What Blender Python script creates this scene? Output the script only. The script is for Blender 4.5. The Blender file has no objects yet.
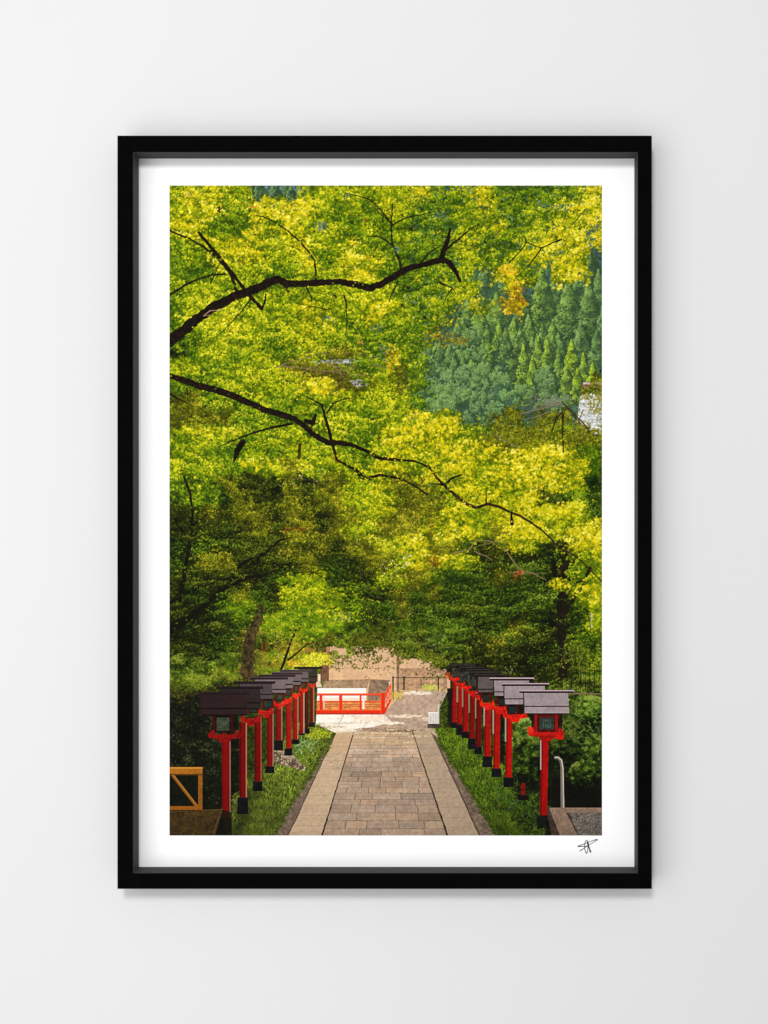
import bpy, math, time
import numpy as np

# ---------------------------------------------------------------------------
# Everything is in metres.  The wall is the plane y = 0, the camera looks
# along +Y; 1 mm at the front of the frame is one pixel of the photograph.
# ---------------------------------------------------------------------------
C = bpy.context.scene.collection
scene = bpy.context.scene
FRONT = 0.031            # frame front, in front of the wall
PAPER = 0.004            # face of the paper, in front of the wall
DIST = 1.490             # camera to frame front
CX, CZ = 0.068, -0.006   # camera opposite this point

cam = bpy.data.cameras.new('camera'); camo = bpy.data.objects.new('camera', cam); C.objects.link(camo)
camo.location = (CX, -(FRONT + DIST), CZ); camo.rotation_euler = (math.radians(90), 0, 0)
cam.sensor_fit = 'VERTICAL'; cam.sensor_height = 36.0; cam.lens = 36.0 * DIST / 1.024
cam.shift_x = -CX / 1.024; cam.shift_y = -CZ / 1.024
cam.clip_start = .05; cam.clip_end = 50
scene.camera = camo

world = bpy.data.worlds.new('World'); scene.world = world; world.use_nodes = True
bg = world.node_tree.nodes['Background']; bg.inputs[0].default_value = (1.0, 1.0, 1.0, 1); bg.inputs[1].default_value = 0.42

def area(name, loc, target, sx, sy, power, colour=(1, 1, 1)):
    l = bpy.data.lights.new(name, 'AREA'); l.shape = 'RECTANGLE'; l.size = sx; l.size_y = sy; l.energy = power; l.color = colour
    o = bpy.data.objects.new(name, l); C.objects.link(o); o.location = loc
    import mathutils
    d = mathutils.Vector(target) - mathutils.Vector(loc)
    o.rotation_euler = d.to_track_quat('-Z', 'Y').to_euler()
    return o
area('softbox_above', (-0.25, -3.0, 1.30), (0, 0, 0), .55, .55, 52)           # throws the short shadow under the top rail
area('left_fill_light', (-0.95, -1.78, -0.34), (-.1, 0, -.05), 1.9, 2.2, 24)             # broad fill lamp added on the left, fades to the right

scene.view_settings.view_transform = 'Standard'; scene.view_settings.look = 'None'
scene.view_settings.exposure = 0.0; scene.view_settings.gamma = 1.0
scene.render.resolution_x = 768; scene.render.resolution_y = 1024

# ---- helpers --------------------------------------------------------------
def mat(name, colour, rough=.6, spec=.3, noise=0.0, scale=200.0, bump=0.0):
    m = bpy.data.materials.new(name); m.use_nodes = True; nt = m.node_tree; b = nt.nodes['Principled BSDF']
    b.inputs['Base Color'].default_value = (*colour, 1); b.inputs['Roughness'].default_value = rough; b.inputs['Specular IOR Level'].default_value = spec
    if noise or bump:
        tc = nt.nodes.new('ShaderNodeTexCoord'); n = nt.nodes.new('ShaderNodeTexNoise'); n.inputs['Scale'].default_value = scale; n.inputs['Detail'].default_value = 5
        nt.links.new(tc.outputs['Object'], n.inputs['Vector'])
        if noise:
            r = nt.nodes.new('ShaderNodeValToRGB'); r.color_ramp.elements[0].position = .3; r.color_ramp.elements[1].position = .7
            r.color_ramp.elements[0].color = (*[c * (1 - noise) for c in colour], 1); r.color_ramp.elements[1].color = (*[min(1, c * (1 + noise)) for c in colour], 1)
            nt.links.new(n.outputs['Fac'], r.inputs['Fac']); nt.links.new(r.outputs['Color'], b.inputs['Base Color'])
        if bump:
            bp = nt.nodes.new('ShaderNodeBump'); bp.inputs['Strength'].default_value = bump; bp.inputs['Distance'].default_value = .0004
            nt.links.new(n.outputs['Fac'], bp.inputs['Height']); nt.links.new(bp.outputs['Normal'], b.inputs['Normal'])
    return m

def obj(name, verts, faces, m, parent=None):
    me = bpy.data.meshes.new(name); me.from_pydata(verts, [], faces); me.update()
    o = bpy.data.objects.new(name, me); C.objects.link(o); me.materials.append(m)
    if parent: o.parent = parent; o.matrix_parent_inverse.identity()
    return o

def front(px, py):       # photograph pixel -> position at the plane of the frame's face
    return (px - 384) * .001, (512 - py) * .001
def paper(px, py, d=PAPER):
    k = (DIST + FRONT - d) / DIST
    x, z = front(px, py)
    return CX + (x - CX) * k, CZ + (z - CZ) * k

M_WALL = mat('smooth_white_paint', (.69, .69, .692), .85, .15, .006, 3.0, .05)
M_BLACK = mat('satin_black_lacquer', (.0024, .0024, .0025), .55, .0, .12, 90.0, .04)
M_GREY = mat('lit_frame_inside', (.042, .042, .043), .7, .15, .05, 120.0, .02)  # lighter grey stands in for light on the black frame's inner sides
M_PAPER = mat('white_paper', (.93, .93, .93), .8, .05, .004, 400.0, .03)
M_INK = mat('dark_ink', (.022, .026, .032), .6, .2, .1, 900.0)

# ---- wall -----------------------------------------------------------------
w = obj('wall', [(-3, 0, -2.4), (3, 0, -2.4), (3, 0, 2.4), (-3, 0, 2.4), (-3, .1, -2.4), (3, .1, -2.4), (3, .1, 2.4), (-3, .1, 2.4)],
        [(0, 1, 2, 3), (5, 4, 7, 6), (4, 0, 3, 7), (1, 5, 6, 2), (3, 2, 6, 7), (4, 5, 1, 0)], M_WALL)
w['kind'] = 'structure'

# ---- the framed print -----------------------------------------------------
x0, z1 = front(117.3, 135.5); x1, z0 = front(651.9, 889.0)        # outer edge of the frame
root = bpy.data.objects.new('framed_print', None); C.objects.link(root)
root.location = (0, 0, 0); root.empty_display_size = .05
root['label'] = 'black framed photograph of a path between red lanterns under maples, hanging on the wall'
root['category'] = 'framed print'

ix0, iz1 = front(132.7, 151.7); ix1, iz0 = front(638.0, 873.6)    # inner edge of the moulding face
def rail(o0, o1, i0, i1):
    """mitred length of moulding; o0,o1 outer corners, i0,i1 inner corners (x, z); eased edges so the mitres catch light"""
    e = .0006; g = .00006
    def lerp(a, b, t): return (a[0] + (b[0] - a[0]) * t, a[1] + (b[1] - a[1]) * t)
    W = math.dist(o0, i0)
    dx, dz = o1[0] - o0[0], o1[1] - o0[1]; L = math.hypot(dx, dz); ux, uz = dx / L, dz / L
    o0 = (o0[0] + ux * g, o0[1] + uz * g); i0 = (i0[0] + ux * g, i0[1] + uz * g)
    o1 = (o1[0] - ux * g, o1[1] - uz * g); i1 = (i1[0] - ux * g, i1[1] - uz * g)
    t = e / W * 1.3
    sect = [(0, -.0005), (0, -(FRONT - e)), (t * .4, -(FRONT - e * .3)), (t, -FRONT), (1 - t, -FRONT), (1 - t * .4, -(FRONT - e * .3)), (1, -(FRONT - e)), (1, -.0005)]
    n = len(sect); V = []
    for a, b in ((o0, i0), (o1, i1)):
        for s, y in sect:
            p = lerp(a, b, s); V.append((p[0], y, p[1]))
    F = [(k, (k + 1) % n, n + (k + 1) % n, n + k) for k in range(n)] + [tuple(range(n))[::-1], tuple(range(n, 2 * n))]
    return V, F
O = [(x0, z1), (x1, z1), (x1, z0), (x0, z0)]; I = [(ix0, iz1), (ix1, iz1), (ix1, iz0), (ix0, iz0)]
import bmesh
def fix(o):
    bm = bmesh.new(); bm.from_mesh(o.data); bmesh.ops.recalc_face_normals(bm, faces=bm.faces); bm.to_mesh(o.data); bm.free()
for k in range(4):
    V, F = rail(O[k], O[(k + 1) % 4], I[k], I[(k + 1) % 4]); fix(obj('frame_rail', V, F, M_BLACK, root))

# inner sides of the black frame, light painted in as grey, from just behind the lip back to the paper
def ring(name, outer, inner, ya, yb, m, parent):
    V = []
    for (a, b, c, d) in (outer, inner):
        for y in (ya, yb): V += [(a, y, b), (c, y, b), (c, y, d), (a, y, d)]
    F = []
    for k in range(4):
        j = (k + 1) % 4
        F += [(k, j, 8 + j, 8 + k), (4 + k, 4 + j, 12 + j, 12 + k), (k, j, 4 + j, 4 + k), (8 + k, 8 + j, 12 + j, 12 + k)]
    o = obj(name, V, F, m, parent); fix(o); return o
i_ = .0004
ring('frame_inside', (ix0 + .00005, iz1 - .00005, ix1 - .00005, iz0 + .00005), (ix0 + i_, iz1 - i_, ix1 - i_, iz0 + i_), -(FRONT - .0012), -(PAPER + .00004), M_GREY, root)

# sheet of paper and its backing
px0, pz1, px1, pz0 = ix0 + .0001, iz1 - .0001, ix1 - .0001, iz0 + .0001
def slab(name, a, b, c, d, ya, yb, m, parent):
    V = [(a, ya, b), (c, ya, b), (c, ya, d), (a, ya, d), (a, yb, b), (c, yb, b), (c, yb, d), (a, yb, d)]
    o = obj(name, V, [(0, 1, 2, 3), (4, 5, 6, 7), (0, 1, 5, 4), (1, 2, 6, 5), (2, 3, 7, 6), (3, 0, 4, 7)], m, parent); fix(o); return o
sheet = slab('paper', px0, pz0, px1, pz1, -PAPER, -.0008, M_PAPER, root)

# signature: pen strokes, each a thin ribbon of ink
def ribbon(pts, ws, V, F, y):
    pts = [paper(565 + a * .0651, 825 + b * .0651) for a, b in pts]
    P = []
    for i in range(len(pts) - 1):                                  # smooth through the points
        p0, p1, p2, p3 = pts[max(0, i - 1)], pts[i], pts[i + 1], pts[min(len(pts) - 1, i + 2)]
        for q in range(6):
            t = q / 6
            P.append(tuple(.5 * (2 * p1[c] + (p2[c] - p0[c]) * t + (2 * p0[c] - 5 * p1[c] + 4 * p2[c] - p3[c]) * t * t + (3 * p1[c] - p0[c] - 3 * p2[c] + p3[c]) * t ** 3) for c in (0, 1)))
    P.append(pts[-1]); n = len(P); b = len(V)
    for i, p in enumerate(P):
        a, c = P[max(0, i - 1)], P[min(n - 1, i + 1)]
        dx, dz = c[0] - a[0], c[1] - a[1]; L = math.hypot(dx, dz) or 1
        f = i / (n - 1) * (len(ws) - 1); k = min(len(ws) - 2, int(f)); wv = (ws[k] + (ws[k + 1] - ws[k]) * (f - k)) * .0005
        V += [(p[0] - dz / L * wv, y, p[1] + dx / L * wv), (p[0] + dz / L * wv, y, p[1] - dx / L * wv)]
    for i in range(n - 1): F.append((b + 2 * i, b + 2 * i + 1, b + 2 * i + 3, b + 2 * i + 2))
V, F = [], []
for k, (pts, ws) in enumerate([([(222, 400), (270, 372), (310, 345), (380, 300), (470, 245), (494, 230), (486, 222), (430, 238), (370, 258), (300, 288), (240, 312), (202, 324), (210, 330), (260, 328), (320, 325), (362, 316)],
                                [.9, .8, .7, .6, .7, .9, .9, .7, .7, .7, .8, 1.0, .9, .7, .8, .9]),
                               ([(352, 262), (338, 236), (322, 238), (306, 270), (299, 320), (304, 370), (316, 412), (330, 434), (342, 416), (350, 370), (354, 320), (352, 270)], [.8, .7, .7, .7, .7, .7, .8, .9, .7, .7, .9, 1.0]),
                               ([(344, 252), (352, 285), (362, 325), (376, 368), (394, 420)], [1.0, 1.9, 1.5, 1.2, 1.8])]):
    ribbon(pts, ws, V, F, -(PAPER + .00012 + k * .00003))
fix(obj('signature', V, F, M_INK, sheet))

# ---------------------------------------------------------------------------
# PRINTED PICTURE: the flat photographic print is drawn with numpy (leaf by
# leaf, stone by stone) in print coordinates and becomes a colour attribute of
# the print's own mesh.  Units: 1 unit = 1 mm on the wall.
# ---------------------------------------------------------------------------
PX0, PY0, PX1, PY1 = 169.5, 185.5, 602.0, 835.5
SS = 4                                           # working samples per unit
PW, PH = int((PX1 - PX0) * SS), int((PY1 - PY0) * SS)
rng = np.random.default_rng(11)
CV = np.zeros((PH, PW, 3), np.float32)

def vnoise(cell, seed, cy=None, octaves=1):
    """smooth value noise over the whole canvas, about 0..1"""
    cy = cy or cell
    out = np.zeros((PH, PW), np.float32); tot = 0; amp = 1.0
    for o in range(octaves):
        cx_, cy_ = cell * SS / 2 ** o, cy * SS / 2 ** o
        r = np.random.default_rng(seed + o * 97)
        gw, gh = int(PW / cx_) + 3, int(PH / cy_) + 3
        g = r.random((gh, gw)).astype(np.float32)
        xs = np.arange(PW) / cx_; ys = np.arange(PH) / cy_
        xi = xs.astype(int); yi = ys.astype(int)
        fx = xs - xi; fy = ys - yi
        fx = (fx * fx * (3 - 2 * fx)).astype(np.float32); fy = (fy * fy * (3 - 2 * fy)).astype(np.float32)
        a = g[yi][:, xi] * (1 - fx) + g[yi][:, xi + 1] * fx
        b = g[yi + 1][:, xi] * (1 - fx) + g[yi + 1][:, xi + 1] * fx
        out += amp * (a * (1 - fy[:, None]) + b * fy[:, None]); tot += amp; amp *= 0.55
    return out / tot

N_FINE = vnoise(2.2, 5, octaves=1)
N_CLUMP = vnoise(9, 6, 6, octaves=3)
N_MID = vnoise(4.2, 16, 3.2, octaves=2)
N_WX = vnoise(11, 21, octaves=2); N_WY = vnoise(11, 22, octaves=2)
N_BIG = vnoise(34, 7, 24, octaves=2)
N_GRAIN = vnoise(0.9, 8)

def box(x0, y0, x1, y1):
    a = max(0, int((x0 - PX0) * SS)); b = max(0, int((y0 - PY0) * SS))
    c = min(PW, int(math.ceil((x1 - PX0) * SS))); d = min(PH, int(math.ceil((y1 - PY0) * SS)))
    return a, b, c, d

def col(c, jit=0.0):
    c = np.array(c, np.float32)
    if jit: c = c * (1 + rng.uniform(-jit, jit)) + rng.uniform(-jit, jit, 3) * 18
    return c

def poly_mask(pts):
    xs = [p[0] for p in pts]; ys = [p[1] for p in pts]
    a, b, c, d = box(min(xs), min(ys), max(xs), max(ys))
    if c <= a or d <= b: return None
    X = (np.arange(a, c) + .5) / SS + PX0; Y = (np.arange(b, d) + .5) / SS + PY0
    X = X[None, :]; Y = Y[:, None]
    m = np.zeros((d - b, c - a), bool)
    n = len(pts)
    for i in range(n):
        x1, y1 = pts[i]; x2, y2 = pts[(i + 1) % n]
        if y1 == y2: continue
        cond = (Y >= min(y1, y2)) & (Y < max(y1, y2))
        m ^= cond & (X < (x2 - x1) * (Y - y1) / (y2 - y1) + x1)
    return a, b, c, d, m

def poly(pts, c, alpha=1.0, tex=0.0, tf=None):
    """fill; tex = strength of natural mottling, tf = function (X, Y) -> multiplier"""
    r = poly_mask(pts)
    if r is None: return
    a, b, c2, d, m = r
    v = CV[b:d, a:c2]
    colr = np.array(c, np.float32)[None, None, :] * np.ones(v.shape, np.float32)
    if tex: colr *= (1 + tex * ((N_FINE[b:d, a:c2] - .5) + (N_CLUMP[b:d, a:c2] - .5) * .8 + (N_GRAIN[b:d, a:c2] - .5) * .6) * 1.6)[:, :, None]
    if tf is not None:
        X = (np.arange(a, c2) + .5) / SS + PX0; Y = (np.arange(b, d) + .5) / SS + PY0
        colr *= tf(X[None, :], Y[:, None])[:, :, None]
    w = (m * alpha)[:, :, None]
    v[:] = v * (1 - w) + colr * w

def rect(x0, y0, x1, y1, c, alpha=1.0, tex=0.0): poly([(x0, y0), (x1, y0), (x1, y1), (x0, y1)], c, alpha, tex)

def line(pts, w0, w1, c, rough=0.0, alpha=1.0, tex=0.0, soft=.22, hi=None):
    """tapered stroke through pts"""
    L = [0]
    for p, q in zip(pts, pts[1:]): L.append(L[-1] + math.hypot(q[0] - p[0], q[1] - p[1]))
    T = L[-1] or 1
    for i, (p, q) in enumerate(zip(pts, pts[1:])):
        if isinstance(w0, (list, tuple)): wa, wb = w0[i], w0[i + 1]
        else: wa = w0 + (w1 - w0) * L[i] / T; wb = w0 + (w1 - w0) * L[i + 1] / T
        mw = max(wa, wb) + 1.5
        a, b, c2, d = box(min(p[0], q[0]) - mw, min(p[1], q[1]) - mw, max(p[0], q[0]) + mw, max(p[1], q[1]) + mw)
        if c2 <= a or d <= b: continue
        X = ((np.arange(a, c2) + .5) / SS + PX0)[None, :]; Y = ((np.arange(b, d) + .5) / SS + PY0)[:, None]
        dx, dy = q[0] - p[0], q[1] - p[1]; LL = dx * dx + dy * dy + 1e-9
        t = np.clip(((X - p[0]) * dx + (Y - p[1]) * dy) / LL, 0, 1)
        D = np.hypot(X - p[0] - t * dx, Y - p[1] - t * dy)
        W = (wa + (wb - wa) * t) * .5
        if rough: W = W * (1 + rough * 2 * (N_FINE[b:d, a:c2] - .5))
        m = np.clip((W - D) / soft + .5, 0, 1) * alpha
        colr = np.array(c, np.float32)[None, None, :] * np.ones((d - b, c2 - a, 3), np.float32)
        if tex: colr *= (1 + tex * 2 * (N_FINE[b:d, a:c2] - .5))[:, :, None]
        if hi is not None:                      # lit bark speckle along the upper edge
            side = ((X - p[0]) * dy - (Y - p[1]) * dx) / math.sqrt(LL) / (W + .01)
            h = np.clip(side * (1 if dx >= 0 else -1) - .1, 0, 1) * np.clip((N_FINE[b:d, a:c2] - .5) * 5, 0, 1)
            colr = colr * (1 - h[:, :, None]) + np.array(hi, np.float32) * h[:, :, None]
        v = CV[b:d, a:c2]
        v[:] = v * (1 - m[:, :, None]) + colr * m[:, :, None]

def jag(pts, amp, step=5):
    """natural wobble for branches"""
    out = [pts[0]]
    for p, q in zip(pts, pts[1:]):
        n = max(1, int(math.hypot(q[0] - p[0], q[1] - p[1]) / step))
        for k in range(1, n + 1):
            t = k / n
            j = amp if k < n else 0
            out.append((p[0] + (q[0] - p[0]) * t + rng.uniform(-j, j), p[1] + (q[1] - p[1]) * t + rng.uniform(-j, j)))
    return out

# ---- leaf stamps ----------------------------------------------------------
def leaf_stamp(size, kind):
    n = int(size * SS) + 2
    n += 1 - n % 2
    ys, xs = np.mgrid[0:n, 0:n].astype(np.float32)
    cx = (n - 1) / 2
    x = (xs - cx) / (size * SS / 2); y = (ys - cx) / (size * SS / 2)
    rot = rng.uniform(0, 2 * math.pi); sq = rng.uniform(.55, 1)
    if kind == 'flat': rot = rng.uniform(-.5, .5); sq = rng.uniform(.28, .45)
    c, s = math.cos(rot), math.sin(rot)
    u = x * c + y * s; v = (-x * s + y * c)
    if kind == 'star':
        v = v / sq
        r = np.hypot(u, v); th = np.arctan2(v, u)
        lobes = rng.choice([5, 7])
        lim = .34 + .66 * np.abs(np.cos(th * lobes / 2)) ** 2.6
        lim = np.where(np.abs(th) > 2.7, lim * .5, lim)
        m = np.clip((lim - r) * size * SS / 2 / 1.1 + .5, 0, 1)
    elif kind == 'flat':
        r = np.hypot(u, v / sq); m = np.clip((.95 - r) * size * SS / 2 * .35 + .3, 0, 1)
    elif kind == 'blade':
        r = np.hypot(u, v / .22); m = np.clip((.95 - r) * size * SS / 2 * .3 + .3, 0, 1)
    else:                                        # blob
        th = np.arctan2(v, u); r = np.hypot(u, v / sq)
        m = np.clip((.8 + .15 * np.sin(3 * th + rot) - r) * size * SS / 2 / 2 + .5, 0, 1)
    return m.astype(np.float32)

ST = {}
for kind in ('star', 'flat', 'blob', 'blade'):
    for si in range(14):
        ST[kind, si] = [leaf_stamp(1.0 + si * .45, kind) for _ in range(14)]

def put(kind, size, x, y, c, alpha=1.0):
    si = int(min(13, max(0, (size - 1.0) / .45)))
    m = ST[kind, si][rng.integers(14)]
    n = m.shape[0]
    px = int((x - PX0) * SS) - n // 2; py = int((y - PY0) * SS) - n // 2
    a, b = max(0, px), max(0, py); c2, d = min(PW, px + n), min(PH, py + n)
    if c2 <= a or d <= b: return
    w = m[b - py:d - py, a - px:c2 - px, None] * alpha
    v = CV[b:d, a:c2]
    v += (c - v) * w

# ---- tone maps of the foliage (one letter = 16 x 16 units) ----------------
MAP = """
LLYLLbBBLLLLLLLYGGLYGGGGGLY
LYYGGYYYYLGLGYLGGGLYLGLGLYY
YYGGGYGYLLLGLGLGGGLLYGLLYLY
GLLYYYLYYLLYGGLGGGYGGGLYYYY
GLGYYYLLYGLYYGGGGGLLGLYYYYb
GGGLLLGGLLLYYGGLGGLbYYGCYYC
GLLGLGLLLLLLLLGGGLLbbRCCHHC
GLLLLLLLYLLLYYLGLGCCCACHHCB
GLLYLLLLYYLGYGLGGCCCCCCHCCb
GGLLLLGLYLGGGGGGHHCCCCHCCHC
DGLLGLGGLLRRGGLGHHHHCCCbCCb
LLGGLLLRRRRGGLRGHHHHHCCHCCC
GGGLLLLLYYORRLRGHHBHHHCCHCR
RRGGGLGGLGLLLLLGCHBBHBHHHWW
RRRRGGGGGGLLGLLYYYHBRRHRRWW
LLLLGGLLGLLGGYYYYYLGRRRRGRR
LLGGGLGLLGLGGLYYYYYYRRYYYRG
LGLGGLLRLLLLGYYLYYYLYYYYYYG
GgGRDDDRDRRLLYRRYYYLYYYYYLg
gGGgRDDRDRRLLLRRRLYYYLYDgGg
DDRDRRDRRDRRLRRRRYLLYYYLYLg
DDDDDRDRRDRLLRRRLYYLRYYYLYY
ggGgDDDRDRDRRLLYRRgDRYLgDYY
gDRRDDDDRDgDRRLYRLLDDgDgKGL
DDDDKDgGLLgDDLRRGgggRDgKKGL
DgDgRgDLLLLGDgRgRgggggggKLY
DKDgGgDGGLLGDgRgggDgggDgKgL
KgDDgOGGGGGgDDgDgggDgRgKKgL
DDggODgRGgggDDgDggDDRgKDgGg
gDggDOGYGgggDDgDDgDDDKKgKgG
gGGGOOGGLGGggDDDgDDDDDKDDgG
""".split()
# letter: (stops dark .. bright), leaf kind, leaf size
PAL = {
 'Y': ([(66, 86, 4), (126, 142, 6), (188, 182, 9), (240, 212, 18), (255, 240, 92)], 'star', 3.5),
 'L': ([(52, 76, 2), (102, 126, 5), (152, 168, 9), (204, 202, 18), (244, 228, 58)], 'star', 3.1),
 'G': ([(34, 56, 2), (68, 98, 5), (104, 136, 9), (150, 170, 16), (208, 204, 40)], 'star', 3.0),
 'g': ([(13, 25, 3), (34, 54, 5), (58, 84, 9), (92, 118, 18), (134, 154, 42)], 'star', 2.6),
 'R': ([(46, 50, 3), (78, 84, 7), (108, 114, 11), (146, 146, 20), (200, 184, 46)], 'star', 2.7),
 'O': ([(48, 46, 6), (78, 74, 12), (108, 100, 20), (142, 128, 34), (186, 156, 64)], 'star', 2.6),
 'A': ([(110, 96, 6), (164, 140, 10), (208, 172, 14), (238, 196, 30), (252, 214, 84)], 'star', 3.2),
 'D': ([(12, 17, 2), (32, 41, 4), (56, 68, 8), (86, 98, 14), (132, 140, 36)], 'star', 2.6),
 'K': ([(9, 11, 2), (22, 26, 3), (40, 46, 6), (64, 72, 12), (102, 110, 34)], 'star', 2.5),
}
NR, NC = len(MAP), len(MAP[0])
def letter(x, y, jx=6.5):
    ix = min(PW - 1, max(0, int((x - PX0) * SS))); iy = min(PH - 1, max(0, int((y - PY0) * SS)))
    x += (N_WX[iy, ix] - .5) * 17; y += (N_WY[iy, ix] - .5) * 14
    c = int((x + rng.normal(0, jx * .5) - 170) / 16); r = int((y + rng.normal(0, jx * .42) - 186) / 16)
    return MAP[min(NR - 1, max(0, r))][min(NC - 1, max(0, c))]

def leaves(n, y0, y1, tmin, tmax, x0=PX0, x1=PX1, only=None, alpha=.95, bias=0.0, smul=1.0):
    """scatter n leaves whose tone follows the clump noise"""
    xs = rng.uniform(x0, x1, n); ys = rng.uniform(y0, y1, n); rr = rng.random(n)
    for x, y, r in zip(xs, ys, rr):
        L = letter(x, y)
        if L not in PAL or (only and L not in only): continue
        ix = min(PW - 1, int((x - PX0) * SS)); iy = min(PH - 1, int((y - PY0) * SS))
        t = (N_CLUMP[iy, ix] - .5) * 1.5 + (N_MID[iy, ix] - .5) * 1.6 + .47 + (N_BIG[iy, ix] - .5) * .4 + bias
        t = .56 * t + .44 * r
        if t < tmin or t > tmax: continue
        t = min(.999, max(0, t))
        st, kind, size = PAL[L]
        k = t * 4; i = int(k); f = k - i
        c = np.array(st[i], np.float32) * (1 - f) + np.array(st[i + 1], np.float32) * f
        c = c * rng.uniform(.82, 1.14) + rng.uniform(-7, 7, 3)
        put(kind, size * smul * rng.uniform(.6, 1.25), x, y, c, alpha)


# ---- 1. soft ground tone for all foliage ----------------------------------
BASE = {'Y': (150, 150, 10), 'L': (98, 118, 8), 'G': (58, 82, 8), 'g': (28, 44, 8), 'R': (86, 82, 12), 'O': (70, 62, 18),
        'A': (150, 110, 20), 'D': (30, 34, 5), 'K': (12, 14, 4), 'B': (70, 98, 96), 'b': (34, 62, 66), 'C': (84, 122, 50),
        'H': (58, 96, 62), 'W': (170, 165, 140), 'T': (196, 160, 122)}
g = np.array([[BASE[ch] for ch in row] for row in MAP], np.float32)
ys = np.clip(((np.arange(PH) / SS + PY0) - 186 - 8) / 16, 0, NR - 1.001); xs = np.clip(((np.arange(PW) / SS + PX0) - 170 - 8) / 16, 0, NC - 1.001)
yi = ys.astype(int); xi = xs.astype(int); fy = (ys - yi)[:, None, None].astype(np.float32); fx = (xs - xi)[None, :, None].astype(np.float32)
yi1 = np.minimum(yi + 1, NR - 1); xi1 = np.minimum(xi + 1, NC - 1)
CV[:] = (g[yi][:, xi] * (1 - fx) + g[yi][:, xi1] * fx) * (1 - fy) + (g[yi1][:, xi] * (1 - fx) + g[yi1][:, xi1] * fx) * fy
CV *= (.7 + .6 * N_CLUMP)[:, :, None]


# ---- 2. far hillside seen through the gap ---------------------------------
def hill_region():
    hp = [(410, 186), (602, 186), (602, 436), (560, 440), (480, 436), (410, 420)]
    poly(hp, (52, 82, 56), .95, .4)
    poly([(500, 186), (602, 186), (602, 300), (560, 290), (500, 300)], (52, 80, 76), .75, .4)
    poly([(244, 186), (312, 186), (306, 200), (250, 199)], (82, 108, 116), 1, .5)
hill_region()

def conifer(x, y, h, w, tint=0.0, warm=0.0):
    w = w * 1.22; tint = tint * .5
    dark = np.array((40, 64, 38), np.float32); mid = np.array((98, 130, 54), np.float32)
    lit = np.array((146, 182, 92), np.float32) + warm * np.array((46, 34, -44), np.float32)
    mid = mid + warm * np.array((38, 34, -34), np.float32)
    blue = np.array((84, 112, 92), np.float32)
    sil = [(x, y - 1)]
    for k in range(1, 9): sil += [(x + w * .56 * (k / 8) ** .8 + 1, y + h * k / 8)]
    for k in range(8, 0, -1): sil += [(x - w * .5 * (k / 8) ** .8, y + h * k / 8)]
    poly(sil, dark * (1 - tint * .5) + blue * tint * .4, .8, .3)
    n = int(h * w * .75); ph = rng.uniform(0, 6)
    for k in range(n):
        t = (k + rng.random()) / n
        hw = w * .5 * (t ** .75) * (.66 + .36 * abs(math.sin(t * h / 4.4 + ph)) + rng.uniform(-.12, .16))
        u = rng.uniform(-1, 1)
        px_, py_ = x + u * hw, y + t * h + abs(u) * 3.0
        s = .68 - .42 * u + rng.normal(0, .17) + .16 * math.sin(t * h / 2.1 + 3.5 * abs(u) + ph) - .34 * t + (N_MID[min(PH - 1, max(0, int((py_ - PY0) * SS))), min(PW - 1, max(0, int((px_ - PX0) * SS)))] - .5) * .9
        c = dark + (mid - dark) * min(1, max(0, s * 1.8)) if s < .55 else mid + (lit - mid) * min(1, (s - .55) * 2.4)
        c = c * (1 - tint) + blue * tint * (.55 + .5 * s)
        put('flat' if rng.random() < .5 else 'blob', rng.uniform(1.2, 2.5), px_, py_, c, .85)

def billow(x, y, rad, tint=0.0, warm=0.0):
    tint = tint * .5
    dark = np.array((40, 64, 42), np.float32); mid = np.array((98, 130, 62), np.float32); lit = np.array((142, 178, 108), np.float32) + warm * np.array((30, 30, -50), np.float32)
    blue = np.array((84, 112, 90), np.float32)
    for k in range(int(rad * 2)):
        a = rng.uniform(0, 6.283); put('blob', 4, x + math.cos(a) * rad * .8, y + math.sin(a) * rad * .8 + 1, dark, .6)
    subs = [(x + rng.uniform(-.6, .6) * rad, y + rng.uniform(-.6, .6) * rad, rad * rng.uniform(.18, .36)) for _ in range(13)]
    for sx, sy, sr in sorted(subs, key=lambda q: q[1]):
        for k in range(int(sr * sr * 4)):
            a = rng.uniform(0, 6.283); r = sr * math.sqrt(rng.random())
            u, v = math.cos(a) * r, math.sin(a) * r
            s = .56 - .34 * v / sr - .24 * u / sr + rng.normal(0, .2) - .2 * (sy - y) / rad
            c = dark + (mid - dark) * min(1, max(0, s * 1.8)) if s < .55 else mid + (lit - mid) * min(1, (s - .55) * 2)
            c = c * (1 - tint) + blue * tint * (.5 + .6 * s)
            put('blob', rng.uniform(1.1, 2.3), sx + u, sy + v, c, .85)

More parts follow.
